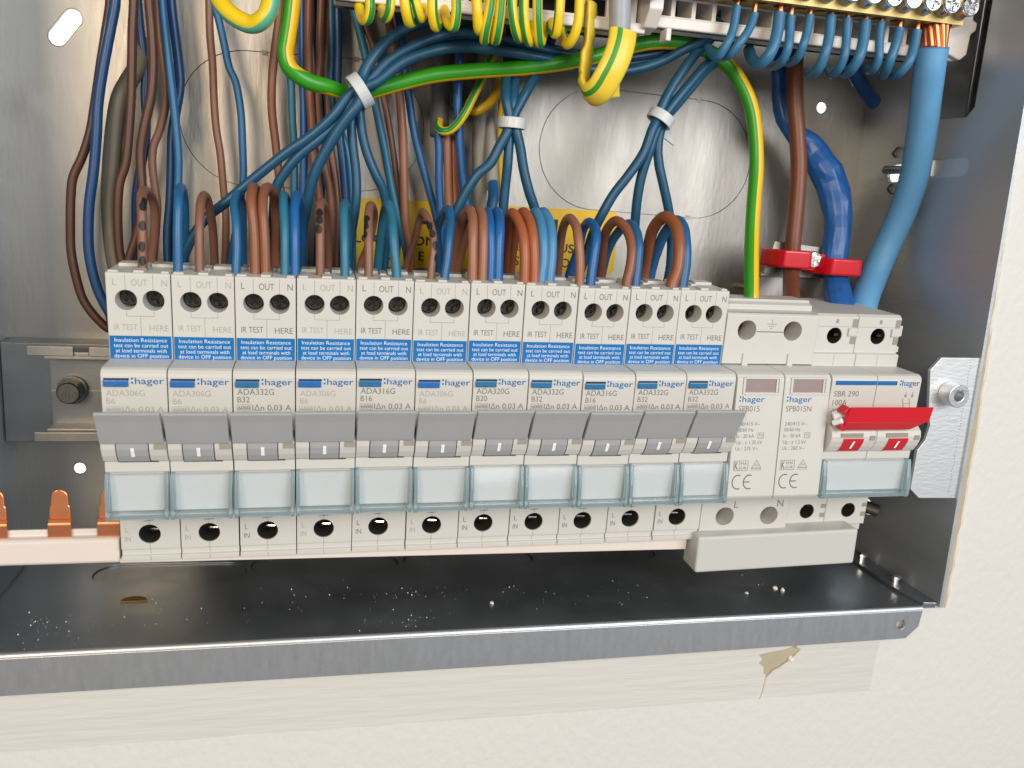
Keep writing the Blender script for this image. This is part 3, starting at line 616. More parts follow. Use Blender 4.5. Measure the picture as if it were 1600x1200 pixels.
# ------------------------------------------------------------------ main switch
sw = tag(empty('main_switch', devloc(227.5), ROT), 'cream two-pole main switch with wide red toggle, rightmost device', 'main switch')
prof = [(2, -43), (2, 12), (2, 40.2), (39, 41.0), (40.4, 40.0), (40.4, 27.4), (42.2, 27.0), (42.2, 22.8), (54.2, 23.2), (55.4, 22.8), (56.1, 22.0), (56.3, 21.0), (56.3, 6.5), (58.8, 6.0), (60.8, 4.6), (61.3, 2.9), (61.1, 1.2), (60.2, -1.0), (58.9, -2.9), (57.7, -3.6), (57.6, -6.4), (57.2, -6.8), (57.2, -19.0), (54, -19.6), (42.2, -20.4), (42.2, -28.0), (40.4, -28.4), (40.4, -39.6), (38.4, -40), (38.4, -43)]
for k in range(2):
    a = .3+17.4*k; mb = MB()
    mb.extrude(prof, a, a+17.2, {prof.index((40.4, 40.0)): [(a+8.9-.3, 31.9+1.4, 2.9, 14)], prof.index((40.4, -28.4)): [(a+9.6, -33.9, 2.9, 14)]})
    pole = mb.build('pole_body', 'cream', sw, bevel=.2)
    for bx_, bz_, pz in ((a+8.6, 33.3, 33.4), (a+9.6, -33.9, -32.1)):
        mb = MB(); mb.box(bx_+.6, bx_+2.6, 30, 39.0, pz-.45, pz+.45); mb.cyl((bx_, 28, bz_), (0, 1, 0), 2.7, .6, 16); mb.build('terminal_screw', 'terminal_steel', pole)
        mb = MB(); h = circ(bx_, bz_, 2.84); m = len(h); mb.add([(p, 40.1, q) for p, q in h]+[(p, 27.0, q) for p, q in h], [(j, (j+1) % m, m+(j+1) % m, m+j) for j in range(m)]); mb.build('bore_shade', 'shade_lining', pole)  # dark lining added here too, shade painted into the switch holes
    for x0, x1, z0, z1 in ((a+8.4, a+9.4, 37.8, 39.2), (a+15, a+17, 36.4, 39.4), (a+15, a+17, 30.4, 33), (a+15, a+17, -36.4, -34.6), (a+15, a+17, -32.6, -31)):
        mb = MB(); mb.box(x0, x1, 38.6, 40.5, z0, z1); mb.build('notch', 'cream_dark', pole)
    for bb in [(a+13.6, a+16.9, 40, 41.2, 33.4, 36.2), (a+4, a+12, 37, 41.0, -43.4, -40.4)]+([(a+17.2, a+18.5, 30, 40, 33.4, 37.2), (a+17.2, a+18.3, 30, 40, 27.5, 29.6)] if k else []):
        mb = MB(); mb.box(*bb); mb.build('rib', 'cream', pole, bevel=.2)
    mb = MB(); stroke(mb, [(a+8.6, 27), (a+8.6, 22.9)], .14, flatd(42.23)); stroke(mb, [(a+.3, 36.6), (a+14.8, 36.6)], .14, flatd(40.43)); mb.build('moulding_seam', 'cream_dark', pole)
    mb = MB()
    for (c, e), (g, h) in zip([(61.37, 2.2), (61.2, .9), (60.3, -1.0), (59.1, -2.9)], [(61.2, .9), (60.3, -1.0), (59.1, -2.9), (58.4, -3.3)]): mb.add([(a+4.6, c, e), (a+12.4, c, e), (a+12.4, g, h), (a+4.6, g, h)], [(0, 1, 2, 3)])
    ind = mb.build('indicator', 'red_plastic', pole)
    mb = MB(); mb.add([(a+8.4, 61.42, 1.2), (a+9.2, 61.42, 1.2), (a+8.8, 60.25, -1.7), (a+8.0, 60.25, -1.7)], [(0, 1, 2, 3)]); mb.build('on_mark', 'white_ink', ind)
    mb = MB(); mb.box(a+3.4, a+11.8, 60.8, 61.5, 2.6, 4.0); mb.build('slot', 'cream_dark', pole); mb = MB(); mb.box(a+14.6, a+16.6, 60.6, 61.46, 1.6, 3.2); mb.build('slot', 'cream_dark', pole)
mb = MB(); mb.box(17.45, 17.85, 20, 55.8, -19, 22.6); mb.box(17.45, 17.75, 30, 40, -42, 40); mb.build('pole_joint', 'cream_dark', sw)
mb = MB(); F = flatd(56.34)
for x0, x1 in ((1.6, 17.4), (17.75, 25.4)): mb.add([(x0, F(0), 19.7), (x1, F(0), 19.7), (x1, F(0), 21.2), (x0, F(0), 21.2)], [(0, 1, 2, 3)])
text(mb, 'hager', 27.3, 19.6, 1.95, 7.0, F, .008)
for z in (19.7, 20.9): mb.add([(26.5, F(0), z), (27.0, F(0), z), (27.0, F(0), z+.6), (26.5, F(0), z+.6)], [(0, 1, 2, 3)])
mb.build('logo', 'logo_blue', sw)
mb = MB(); text(mb, 'SBR 290', 1.7, 15.7, 1.9, 9.4, F); text(mb, '100A', 1.7, 12.6, 1.9, 5.4, F); text(mb, '400V', 1.7, 9.6, 1.8, 5.0, F)
for q in (29.6, 32.2):
    stroke(mb, [(q, 17.4), (q, 15.6)], .18, F); stroke(mb, [(q-.6, 16.4), (q, 15.4), (q+.6, 16.4)], .18, F); stroke(mb, [(q-1.0, 15.0), (q, 11.4), (q, 10)], .18, F)
stroke(mb, [(29.2, 13.2), (31.8, 13.2)], .15, F); mb.build('lettering', 'ink', sw)
lv = MB(); lp = [(58, 6.2), (62.2, 5.4), (63.0, 6.0), (64.6, 9.2), (66.0, 13.8), (65.4, 14.8), (63.4, 14.8), (61.6, 10), (60.8, 8.4), (58, 8.6)]
lv.plate([(2.4, 9.0), (2.6, 14.6), (34.6, 14.6), (34.6, 9.8), (33.8, 9.0)], [], lambda x, z, t: (x, 64.2+(z-9.0)*.16-t, z-t*.5), 1.8)
lv.plate([(3.4, 5.6), (2.4, 9.0), (33.8, 9.0), (29.6, 5.6)], [], lambda x, z, t: (x, 62.0+(z-5.6)*.65-t, z+t*.2), 1.8)
lv.plate([(.4, 12.6), (2.6, 14.6), (2.6, 13.0), (1.0, 11.4)], [], lambda x, z, t: (x, 64.6-t, z), 4)
lv.plate([(1.0, 8.0), (2.4, 9.0), (3.4, 5.6), (2.2, 5.6)], [], lambda x, z, t: (x, 63.4-t, z), 3)
tg = lv.build('toggle', 'red_plastic', sw, bevel=.35, seg=3)

mb = MB(); mb.box(3.0, 29, 57.6, 61.6, 5.7, 7.2); mb.build('toggle_root', 'red_plastic', tg, bevel=.3)
mb = MB(); mb.cyl((.4, 59.5, 9.8), (1, .3, .4), 1.5, 5, 14); mb.cyl((.2, 60.6, 7.6), (.6, .8, .6), 1.0, 3.5, 12); mb.build('toggle_insert', 'white_ink', tg, bevel=.3)
mb = MB(); mb.add([(1.2, 57.3, -7.0), (33.6, 57.3, -7.0), (33.6, 57.3, -18.2), (1.2, 57.3, -18.2)], [(0, 1, 2, 3)]); mb.build('paper_label', 'paper', sw)
mb = MB(); mb.extrude([(58.4, -6.6), (59.0, -6.6), (60.6, -12.6), (61.2, -17.8), (60.6, -17.8), (60.0, -12.6)], 1.7, 33.3); hold = mb.build('label_cover', 'clear_plastic', sw)
mb = MB()
for a, b in ((.3, 1.75), (33.25, 34.7)): mb.extrude([(57.3, -6.5), (59.1, -6.5), (60.8, -12.6), (61.4, -18.2), (61.0, -19.8), (57.3, -19.8)], a, b)
mb.extrude([(57.3, -18.1), (61.4, -18.1), (61.0, -19.6), (57.3, -19.6)], 1.75, 33.25); mb.build('cover_rim', 'clear_edge', hold, bevel=.25)

# ------------------------------------------------------------------ terminal bars at the top
hold = tag(empty('terminal_bar_holder'), 'white plastic slotted holder carrying the terminal bars across the top', 'holder')
def ladder(x0, x1, z0, slots, pitch):
    mb = MB(); hs = []
    x = x0+2.2
    while x+pitch < x1: hs.append([(x, z0+4.2), (x+pitch-1.6, z0+4.2), (x+pitch-1.6, z0+9.6), (x, z0+9.6)]); x += pitch
    mb.plate([(x0, z0), (x1, z0), (x1, z0+14), (x0, z0+14)], hs, front(22), 2.0); return mb
ladder(164, 282, 129.0, 0, 7.4).build('slotted_frame', 'white_plastic', hold, bevel=.25)
mb = MB(); mb.box(163, 282, 14, 23.4, 129.0, 132.6); mb.build('lower_rail', 'white_plastic', hold, bevel=.5)
mb = MB(); x = 166.2
while x+7.4 < 282: mb.box(x-1.6, x, 9, 20.2, 132, 141); x += 7.4
mb.build('cell_wall', 'white_plastic', hold)
mb = MB(); mb.box(163, 282, 7, 8, 130, 152); mb.build('slot_shade', 'shade_lining', hold)  # added dark sheet, painted shade behind the slots
mb = MB(); mb.box(62, 163, 7, 8, 127, 152); mb.build('slot_shade', 'shade_lining', hold)  # the same painted shade behind the left-hand slots
ladder(62, 160, 126.4, 0, 7.9).build('slotted_frame', 'white_plastic', hold, bevel=.25)
mb = MB(); mb.box(62, 163, 14, 23.4, 126.4, 129.6); mb.build('lower_rail', 'white_plastic', hold, bevel=.5)
mb = MB(); mb.extrude([(18, 127.0), (25.5, 128.0), (30, 133), (30, 150), (18, 150)], 161.4, 166.2); mb.box(169.5, 171.3, 20, 26, 124.6, 128.6); mb.build('joint_boss', 'white_plastic', hold, bevel=.4)
mb = MB(); ec = [(276, 131), (282.4, 129.0), (285.0, 131.2), (285.4, 138), (287.2, 139.4), (287.4, 142.2), (285.4, 143.0), (285.4, 147.2), (287.2, 149), (286.6, 151), (282, 151.4), (276, 152)]
mb.plate(ec, [], front(26), 12); mb.build('end_cap', 'white_plastic', hold, bevel=.6, seg=3)
nb = tag(empty('neutral_terminal_bar'), 'brass terminal bar with bright zinc screws at upper right', 'terminal bar')
mb = MB(); nx = [192.1, 198.6, 207.9, 211.8, 219.0, 227.0, 233.0, 240.0, 246.0, 253.6, 260.9]
hl = [circ(x, 29, 2.3, 16) for x in [170.5+7.45*k for k in range(12)]]+[circ(268.2, 29, 5.0, 20)]
mb.plate([(166, 23), (275.4, 23), (275.4, 34), (166, 34)], hl, lambda a, b, t: (a, b, 138.6+t), 9.4); mb.build('brass_body', 'brass', nb, bevel=.3)
for k in range(15):
    x = 273.4-7.45*k; zz = 143.0-.02*k
    mb = MB(); mb.cyl((x, 33, zz), (0, 1, .12), 3.2, 5.4, 20); sh_ = mb.build('screw', 'zinc_bright', nb, bevel=.35)
    q = screw_head(x, zz+.72, 39.0, 3.0); q.build('screw_face', 'zinc_bright', sh_, bevel=.15)
eb = tag(empty('earth_terminal_bar'), 'brass earth terminal bar with screws at the top centre', 'terminal bar')
mb = MB(); mb.box(64, 158, 23, 32, 138.6, 147); mb.build('brass_body', 'brass', eb, bevel=.3)
mb = MB(); mb.cyl((160.6, 30, 139.2), (0, 1, .1), 4.2, 5, 20); s1 = mb.build('screw', 'zinc_bright', eb, bevel=.4); screw_head(160.6, 139.8, 35.6, 3.8).build('screw_face', 'zinc_bright', s1, bevel=.15)

# ------------------------------------------------------------------ wires
# WIRES-BEGIN
WIRES = [
  ('brown_wire','brown wire with five black dots looping into first breaker from the left','wire','circuit wires looping into the breakers','tan',2.76,[[8.5,40.4,38.9],[8.5,40.0,43.9],[8.5,39.0,55.6],[8.1,37.0,61.2],[7.2,32.0,64.1],[7.0,26.0,65.7],[7.4,18.0,63.9],[7.6,13.3,59.8],[6.6,9.3,50.7],[5.2,6.0,43.6],[5.2,2,29.6],[3.7,-6,26.0],[2.2,-17,26.0],[0.7,-20,34.0],[2.3,-20.0,53.4],[2.8,-20.0,60.8],[2.0,-20.0,68.2],[1.5,-20.0,74.5],[2.0,-20.0,80.6],[4.0,-20.0,85.9],[5.8,-20.0,92.5],[6.6,-20.0,99.5],[5.9,-20.0,108.3],[4.9,-20.0,118.5],[4.5,-20.0,128.7],[4.5,-20.0,140.7],[4.5,-20.0,176.0]],{'marks': [[8.6,39.0,64.2],[8.7,39.0,61.1],[8.8,39.0,55.5],[8.6,39.0,50.7],[8.7,39.0,46.4]]}),
  ('blue_wire','bright blue wire looping into right terminal of first breaker from the left','wire','circuit wires looping into the breakers','blue',2.76,[[18.2,40.4,39.5],[18.2,40.0,44.5],[18.2,39.0,56.2],[18.2,37.0,63.1],[17.7,32.0,65.9],[17.4,26.0,67.2],[17.0,18.0,64.5],[16.2,11.0,55.1],[15.2,6.0,46.2],[15.2,2,30],[13.4,-6,26.0],[11.6,-11,26.0],[9.8,-14,34.0],[10.2,-14.0,54.7],[10.6,-14.0,65.6],[11.0,-14.0,76.5],[10.4,-14.0,87.0],[9.5,-14.0,97.5],[8.5,-14.0,107.7],[7.5,-14.0,117.8],[6.7,-14.0,127.7],[6.7,-14.0,139.7],[6.7,-14.0,176.0]],{}),
  ('brown_wire','single brown wire looping into second breaker from the left','wire','circuit wires looping into the breakers','tan',2.67,[[24.2,40.4,38.6],[24.2,40.0,43.6],[24.1,38.3,56.5],[24.0,33.7,62.9],[24.0,26.0,65.3],[24.2,18.0,63.4],[24.7,11.0,55.6],[24.7,6.0,44.1],[24.7,2,30],[24.8,-6,26.0],[24.8,-19,26.0],[24.9,-22,34.0],[25.7,-22.0,57.6],[24.9,-22.0,68.2],[23.9,-22.0,79.9],[22.6,-22.0,88.6],[21.9,-22.0,99.4],[21.6,-22.0,110.0],[20.8,-22.0,120.5],[20.7,-22.0,130.8],[20.7,-22.0,142.8],[20.7,-22.0,176.0]],{}),
  ('blue_wire','single blue wire bent sideways into second breaker from the left','wire','circuit wires looping into the breakers','blue',2.67,[[34.5,40.4,39.7],[34.5,40.0,44.7],[34.7,39.0,50.7],[34.3,37.0,58.1],[33.4,32.0,63.1],[34.0,26.0,66.4],[34.5,18.0,63.0],[34.1,11.0,54.7],[33.7,6.0,45.6],[33.7,2,30],[31.3,-6,26.0],[28.9,-19,26.0],[26.5,-22,34.0],[29.9,-22.0,57.8],[31.7,-22.0,71.5],[31.5,-22.0,83.3],[30.9,-22.0,95.2],[29.2,-22.0,104.8],[27.1,-22.0,109.5],[25.4,-22.0,117.4],[23.4,-22.0,126.0],[22.0,-22.0,130.0],[22.0,-22.0,142.0],[22.0,-22.0,176.0]],{}),
  ('brown_wire','left of two brown wires looping into third breaker from the left','wire','circuit wires looping into the breakers','tan2',3.04,[[40.0,40.4,39.0],[40.0,40.0,44.0],[39.6,39.0,56.0],[38.6,37.0,64.4],[38.6,32.0,67.8],[38.7,26.0,68.6],[39.4,18.0,66.3],[39.1,11.0,54.9],[40.1,6.0,44.1],[40.1,2,30],[41.8,-6,26.0],[43.6,-19,26.0],[45.3,-22,34.0],[45.6,-22.0,56.4],[44.9,-22.0,67.8],[44.0,-22.0,74.8],[43.0,-22.0,84.2],[41.6,-22.0,96.1],[41.6,-22.0,106.7],[42.4,-22.0,115.9],[43.9,-22.0,127.7],[44.3,-22.0,134.4],[44.3,-22.0,146.4],[44.3,-22.0,176.0]],{}),
  ('brown_wire','right of two brown wires looping into third breaker from the left','wire','circuit wires looping into the breakers','tan2',3.04,[[43.0,40.4,38.9],[43.0,40.0,43.9],[42.5,39.0,56.2],[41.9,37.0,62.7],[41.9,32.0,67.0],[42.9,26.0,68.9],[44.5,18.0,65.6],[44.8,11.0,55.3],[44.4,6.0,44.8],[44.4,2,30],[49.3,-6,26.0],[54.3,-13,26.0],[59.2,-16,34.0],[59.7,-16.0,55.0],[58.6,-16.0,66.0],[57.6,-16.0,73.1],[56.1,-16.0,82.0],[55.5,-16.0,93.6],[54.5,-16.0,104.6],[54.2,-16.0,113.1],[54.1,-16.0,121.8],[54.1,-16.0,133.2],[54.1,-16.0,145.2],[54.1,-16.0,176.0]],{}),
  ('blue_wire','left teal blue wire of the pair looping into third breaker from the left','wire','circuit wires looping into the breakers','teal2',2.76,[[48.6,40.4,39.6],[48.6,40.0,44.6],[48.4,38.3,56.5],[47.8,33.7,63.6],[47.7,26.0,66.8],[48.3,18.0,63.8],[48.4,11.0,49.8],[48.2,6.0,45.6],[48.2,2,30],[48.5,-6,26.0],[48.7,-19,26.0],[49.0,-22,34.0],[49.3,-22.0,54.3],[49.6,-22.0,67.9],[49.5,-22.0,81.8],[48.7,-22.0,93.5],[48.2,-22.0,104.7],[47.7,-22.0,109.5],[47.0,-22.0,121.0],[47.3,-22.0,133.7],[47.3,-22.0,145.7],[47.3,-22.0,176.0]],{}),
  ('blue_wire','right bright blue wire of the pair looping into third breaker from the left','wire','circuit wires looping into the breakers','blue3',2.94,[[51.6,40.4,39.7],[51.6,40.0,44.7],[51.4,38.3,56.6],[51.2,33.7,63.8],[51.8,26.0,67.2],[52.7,18.0,63.7],[52.8,11.0,55.7],[53.1,6.0,45.2],[53.1,2,30],[52.7,-6,26.0],[52.2,-17,26.0],[51.8,-20,34.0],[52.1,-20.0,54.5],[52.6,-20.0,68.1],[52.9,-20.0,81.9],[52.8,-20.0,93.7],[52.4,-20.0,105.9],[52.1,-20.0,116.5],[51.7,-20.0,133.8],[51.7,-20.0,145.8],[51.7,-20.0,176.0]],{}),
  ('brown_wire','brown wire with three black dots looping into fourth breaker from the left','wire','circuit wires looping into the breakers','tan',2.76,[[59.0,40.4,39.0],[59.0,40.0,44.0],[58.8,38.3,57.0],[58.6,33.7,63.1],[59.1,26.0,65.4],[60.4,18.0,62.9],[61.0,11.0,56.1],[61.8,6.0,45.1],[61.8,2,30],[62.0,-6,26.0],[62.2,-15,26.0],[62.4,-18,34.0],[63.2,-18.0,61.4],[61.7,-18.0,72.3],[58.3,-18.0,85.1],[57.7,-18.0,93.9],[57.3,-18.0,105.1],[57.9,-18.0,113.7],[58.0,-18.0,122.5],[58.2,-18.0,134.1],[58.2,-18.0,146.1],[58.2,-18.0,176.0]],{'marks': [[58.5,39.0,63.7],[58.5,39.0,60.7],[58.4,39.0,56.9]]}),
  ('blue_wire','teal blue wire looping into right terminal of fourth breaker from the left','wire','circuit wires looping into the breakers','teal2',2.85,[[66.4,40.4,39.6],[66.4,40.0,44.6],[66.1,38.3,54.9],[65.9,33.7,62.5],[66.4,26.0,65.4],[67.5,18.0,62.3],[68.0,11.0,50.7],[68.3,6.0,46.5],[68.3,2,30],[69.2,-6,26.0],[70.1,-19,26.0],[71.0,-22,34.0],[70.9,-22.0,55.4],[70.1,-22.0,69.4],[68.4,-22.0,83.1],[66.5,-22.0,89.1],[63.8,-22.0,97.9],[62.0,-22.0,107.3],[62.4,-22.0,114.7],[62.0,-22.0,123.6],[61.5,-22.0,135.3],[61.5,-22.0,147.3],[61.5,-22.0,176.0]],{}),
  ('brown_wire','brown wire with three small black dots looping into fifth breaker from the left','wire','circuit wires looping into the breakers','tan',2.76,[[73.6,40.4,39.1],[73.6,40.0,44.1],[73.5,39.0,50.8],[73.4,37.0,57.4],[73.6,32.0,62.7],[74.5,26.0,65.4],[76.1,18.0,62.6],[76.2,13.3,59.2],[75.0,9.3,51.4],[72.7,6.0,43.9],[72.7,2,29.9],[70.3,-6,26.0],[67.9,-19,26.0],[65.5,-22,34.0],[65.4,-22.0,61.5],[64.2,-22.0,73.7],[62.2,-22.0,85.6],[60.7,-22.0,103.4],[59.9,-22.0,111.5],[60.4,-22.0,122.3],[60.4,-22.0,135.1],[60.4,-22.0,147.1],[60.4,-22.0,176.0]],{'marks': [[72.8,39.0,63.6],[72.5,39.0,60.9],[72.2,39.0,56.6]]}),
  ('blue_wire','teal blue wire looping into right terminal of fifth breaker from the left','wire','circuit wires looping into the breakers','teal2',3.04,[[82.2,40.4,39.6],[82.2,40.0,44.6],[81.3,39.0,52.6],[80.9,37.0,57.8],[80.9,32.0,62.0],[80.1,26.0,66.0],[79.7,18.0,63.9],[79.1,11.0,55.2],[78.8,6.0,44.4],[78.8,2,30],[83.4,-6,26.0],[88.0,-17,26.0],[92.6,-20,34.0],[91.4,-20.0,47.0],[88.9,-20.0,56.9],[85.1,-20.0,70.4],[81.5,-20.0,86.5],[78.3,-20.0,99.6],[76.3,-20.0,108.3],[73.0,-20.0,121.1],[69.8,-20.0,131.5],[68.6,-20.0,135.6],[68.6,-20.0,147.6],[68.6,-20.0,176.0]],{}),
  ('brown_wire','bowed brown wire with five black dots entering sixth breaker from the left','wire','circuit wires looping into the breakers','tan',2.39,[[92.9,40.4,39.1],[92.9,40.0,44.1],[93.3,39.2,50.4],[93.6,37.8,55.8],[92.9,35.0,60.3],[91.8,30.8,63.2],[91.1,26.0,64.3],[91.3,18.0,62.2],[90.6,11.0,54.5],[88.8,6.0,45.3],[88.8,2,30],[88.3,-6,26.0],[87.9,-19,26.0],[87.4,-22,34.0],[88.0,-22.0,51.5],[88.0,-22.0,65.9],[86.5,-22.0,76.8],[83.9,-22.0,91.1],[81.1,-22.0,103.6],[79.1,-22.0,111.0],[76.5,-22.0,121.8],[73.8,-22.0,127.6],[71.6,-22.0,136.4],[71.6,-22.0,148.4],[71.6,-22.0,176.0]],{'marks': [[91.0,39.0,63.7],[91.9,39.0,62.4],[93.0,39.0,58.7],[94.0,39.0,54.4],[94.4,39.0,49.9]]}),
  ('blue_wire','blue wire in open arch entering right terminal of sixth breaker from the left','wire','circuit wires looping into the breakers','blue2',2.94,[[97.3,40.4,39.7],[97.3,40.0,44.7],[98.0,39.0,50.6],[98.6,37.0,57.3],[99.6,32.0,62.0],[99.5,26.0,65.5],[98.5,18.0,62.7],[97.9,13.3,58.6],[99.2,9.3,50.2],[100.4,6.0,43.8],[100.4,2,29.8],[101.9,-6,26.0],[103.4,-17,26.0],[104.9,-20,34.0],[103.8,-20.0,53.7],[101.4,-20.0,63.8],[97.5,-20.0,75.9],[92.6,-20.0,91.7],[89.7,-20.0,105.7],[87.7,-20.0,116.4],[85.6,-20.0,131.0],[84.0,-20.0,137.3],[84.0,-20.0,149.3],[84.0,-20.0,176.0]],{}),
  ('brown_wire','left of two tan brown wires arching into seventh breaker from the left','wire','circuit wires looping into the breakers','tan3',3.22,[[106.2,40.4,39.4],[106.2,40.0,44.4],[106.0,39.0,53.0],[106.1,37.0,59.9],[106.6,32.0,63.8],[106.4,26.0,65.8],[105.4,18.0,61.8],[105.1,11.0,53.9],[105.0,6.0,43.5],[105.0,2,29.5],[101.2,-6,26.0],[97.4,-15,26.0],[93.6,-18,34.0],[92.3,-18.0,49.6],[90.3,-18.0,59.0],[89.0,-18.0,75.3],[88.0,-18.0,91.2],[86.3,-18.0,105.2],[84.4,-18.0,115.4],[81.9,-18.0,129.2],[79.8,-18.0,136.4],[79.8,-18.0,148.4],[79.8,-18.0,176.0]],{}),
  ('brown_wire','right of two tan brown wires arching into seventh breaker from the left','wire','circuit wires looping into the breakers','tan3',3.22,[[109.4,40.4,39.4],[109.4,40.0,44.4],[109.4,39.0,53.2],[109.4,37.0,60.1],[109.9,32.0,64.0],[109.6,26.0,66.0],[108.9,18.0,62.0],[107.4,11.0,54.0],[106.6,6.0,43.6],[106.6,2,29.6],[107.0,-6,26.0],[107.5,-11,26.0],[107.9,-14,34.0],[106.9,-14.0,52.9],[105.6,-14.0,66.3],[104.8,-14.0,76.9],[104.1,-14.0,87.6],[103.6,-14.0,94.4]],{}),
  ('blue_wire','left of two bright blue wires arching into seventh breaker from the left','wire','circuit wires looping into the breakers','blue3',3.04,[[112.0,40.4,40.5],[112.0,40.0,45.5],[112.0,39.0,53.3],[111.7,37.0,60.2],[112.2,32.0,63.8],[112.5,26.0,65.5],[112.8,18.0,62.4],[113.5,11.0,54.5],[114.5,6.0,44.1],[114.5,2,30],[111.0,-6,26.0],[107.5,-11,26.0],[104.0,-14,34.0],[103.5,-14.0,52.7],[102.5,-14.0,64.9],[101.5,-14.0,76.7],[101.1,-14.0,86.3],[100.3,-14.0,93.0]],{}),
  ('blue_wire','right of two bright blue wires arching into seventh breaker from the left','wire','circuit wires looping into the breakers','blue3',3.31,[[114.4,40.4,40.2],[114.4,40.0,45.2],[114.4,39.0,53.4],[114.7,37.0,60.4],[115.4,32.0,63.9],[115.7,26.0,65.7],[116.2,18.0,62.6],[116.9,11.0,54.7],[118.0,6.0,44.3],[118.0,2,30],[117.8,-6,26.0],[117.7,-7,26.0],[117.5,-10,34.0],[114.2,-10.0,58.2],[111.2,-10.0,69.7],[109.7,-10.0,77.2],[108.2,-10.0,87.7],[107.3,-10.0,96.6],[106.4,-10.0,105.4],[106.4,-10.0,117.4],[106.4,-10.0,176.0]],{}),
  ('brown_wire','left of two orange brown wires arching into eighth breaker from the left','wire','circuit wires looping into the breakers','orange',3.4,[[123.2,40.4,39.8],[123.2,40.0,44.8],[123.0,39.0,53.2],[122.6,37.0,58.6],[121.9,32.0,63.1],[121.1,26.0,65.6],[121.8,18.0,63.1],[123.2,11.0,54.6],[124.6,6.0,44.4],[124.6,2,30],[119.8,-6,26.0],[115.0,-13,26.0],[110.2,-16,34.0],[108.3,-16.0,66.4],[107.2,-16.0,79.9],[106.2,-16.0,94.7]],{}),
  ('brown_wire','right of two orange brown wires arching into eighth breaker from the left','wire','circuit wires looping into the breakers','orange',3.4,[[126.4,40.4,39.9],[126.4,40.0,44.9],[126.1,39.0,53.4],[125.7,37.0,59.4],[125.5,32.0,63.7],[124.8,26.0,66.1],[125.3,18.0,63.8],[125.4,11.0,54.7],[126.0,6.0,44.4],[126.0,2,30],[126.0,-6,22.0]],{}),
  ('blue_wire','left of two light blue wires arching into eighth breaker from the left','wire','circuit wires looping into the breakers','sky2',3.4,[[128.8,40.4,40.1],[128.8,40.0,45.1],[129.4,39.0,52.1],[129.1,37.0,58.9],[129.2,32.0,63.5],[129.0,26.0,66.3],[129.8,18.0,63.4],[131.0,11.0,54.3],[132.0,6.0,43.8],[132.0,2,29.8],[132.0,-6,22.0]],{}),
  ('blue_wire','right of two light blue wires arching into eighth breaker from the left','wire','circuit wires looping into the breakers','sky2',3.4,[[131.5,40.4,40.3],[131.5,40.0,45.3],[132.0,39.0,52.2],[132.1,37.0,59.1],[132.2,32.0,63.7],[131.6,26.0,66.6],[132.6,18.0,63.5],[133.8,11.0,54.5],[134.8,6.0,43.9],[134.8,2,29.9],[134.8,-6,22.0]],{}),
  ('brown_wire','single tan brown wire arching into ninth breaker from the left','wire','circuit wires looping into the breakers','tan3',3.13,[[141.7,40.4,40.1],[141.7,40.0,45.1],[141.5,39.0,52.7],[140.9,37.0,59.6],[141.3,32.0,63.1],[140.9,26.0,65.1],[141.4,18.0,62.5],[142.6,11.0,56.7],[143.7,6.0,44.7],[143.7,2,30],[143.7,-6,22.0]],{}),
  ('blue_wire','single bright blue wire arching into ninth breaker from the left','wire','circuit wires looping into the breakers','blue3',3.22,[[145.5,40.4,40.2],[145.5,40.0,45.2],[146.2,39.0,52.9],[147.2,37.0,59.3],[148.2,32.0,62.3],[147.9,26.0,64.1],[148.4,18.0,61.3],[149.3,11.0,53.6],[148.2,6.0,44.0],[148.2,2,30.0],[148.2,-6,22.0]],{}),
  ('brown_wire','single orange brown wire arching into tenth breaker from the left','wire','circuit wires looping into the breakers','tan2',3.4,[[158.0,40.4,40.1],[158.0,40.0,45.1],[159.2,39.0,51.0],[159.8,37.0,57.2],[159.3,32.0,62.6],[157.5,26.0,65.1],[156.9,18.0,61.1],[158.6,11.0,52.7],[160.3,6.0,43.8],[160.3,2,29.8],[160.3,-6,22.0]],{}),
  ('blue_wire','blue wire behind the brown arch of tenth breaker from the left','wire','circuit wires looping into the breakers','blue2',3.31,[[161.1,40.4,40.7],[161.1,40.0,45.7],[161.6,39.0,50.9],[162.1,37.0,58.4],[162.2,32.0,62.8],[162.0,26.0,64.3],[161.2,18.0,60.9],[160.8,11.0,55.1],[160.8,6.0,46.2],[160.8,2,30],[160.8,-6,22.0]],{}),
  ('brown_wire','thick orange brown wire arching high into eleventh breaker from the left','wire','circuit wires looping into the breakers','orange2',4.23,[[174.1,40.4,40.1],[174.1,40.0,45.1],[176.0,39.0,51.5],[176.5,37.0,59.1],[176.6,32.0,65.1],[175.1,26.0,67.4],[174.5,18.0,63.2],[175.9,11.0,54.9],[177.4,6.0,46.9],[177.4,2,30],[177.4,-6,22.0]],{}),
  ('blue_wire','thick blue wire behind the brown arch of eleventh breaker from the left','wire','circuit wires looping into the breakers','blue2',3.86,[[177.8,40.4,40.7],[177.8,40.0,45.7],[178.6,39.0,52.3],[178.8,37.0,59.2],[179.5,32.0,64.4],[179.5,26.0,66.4],[179.0,18.0,61.9],[179.4,11.0,54.4],[179.9,6.0,47.0],[179.9,2,30],[179.9,-6,22.0]],{}),
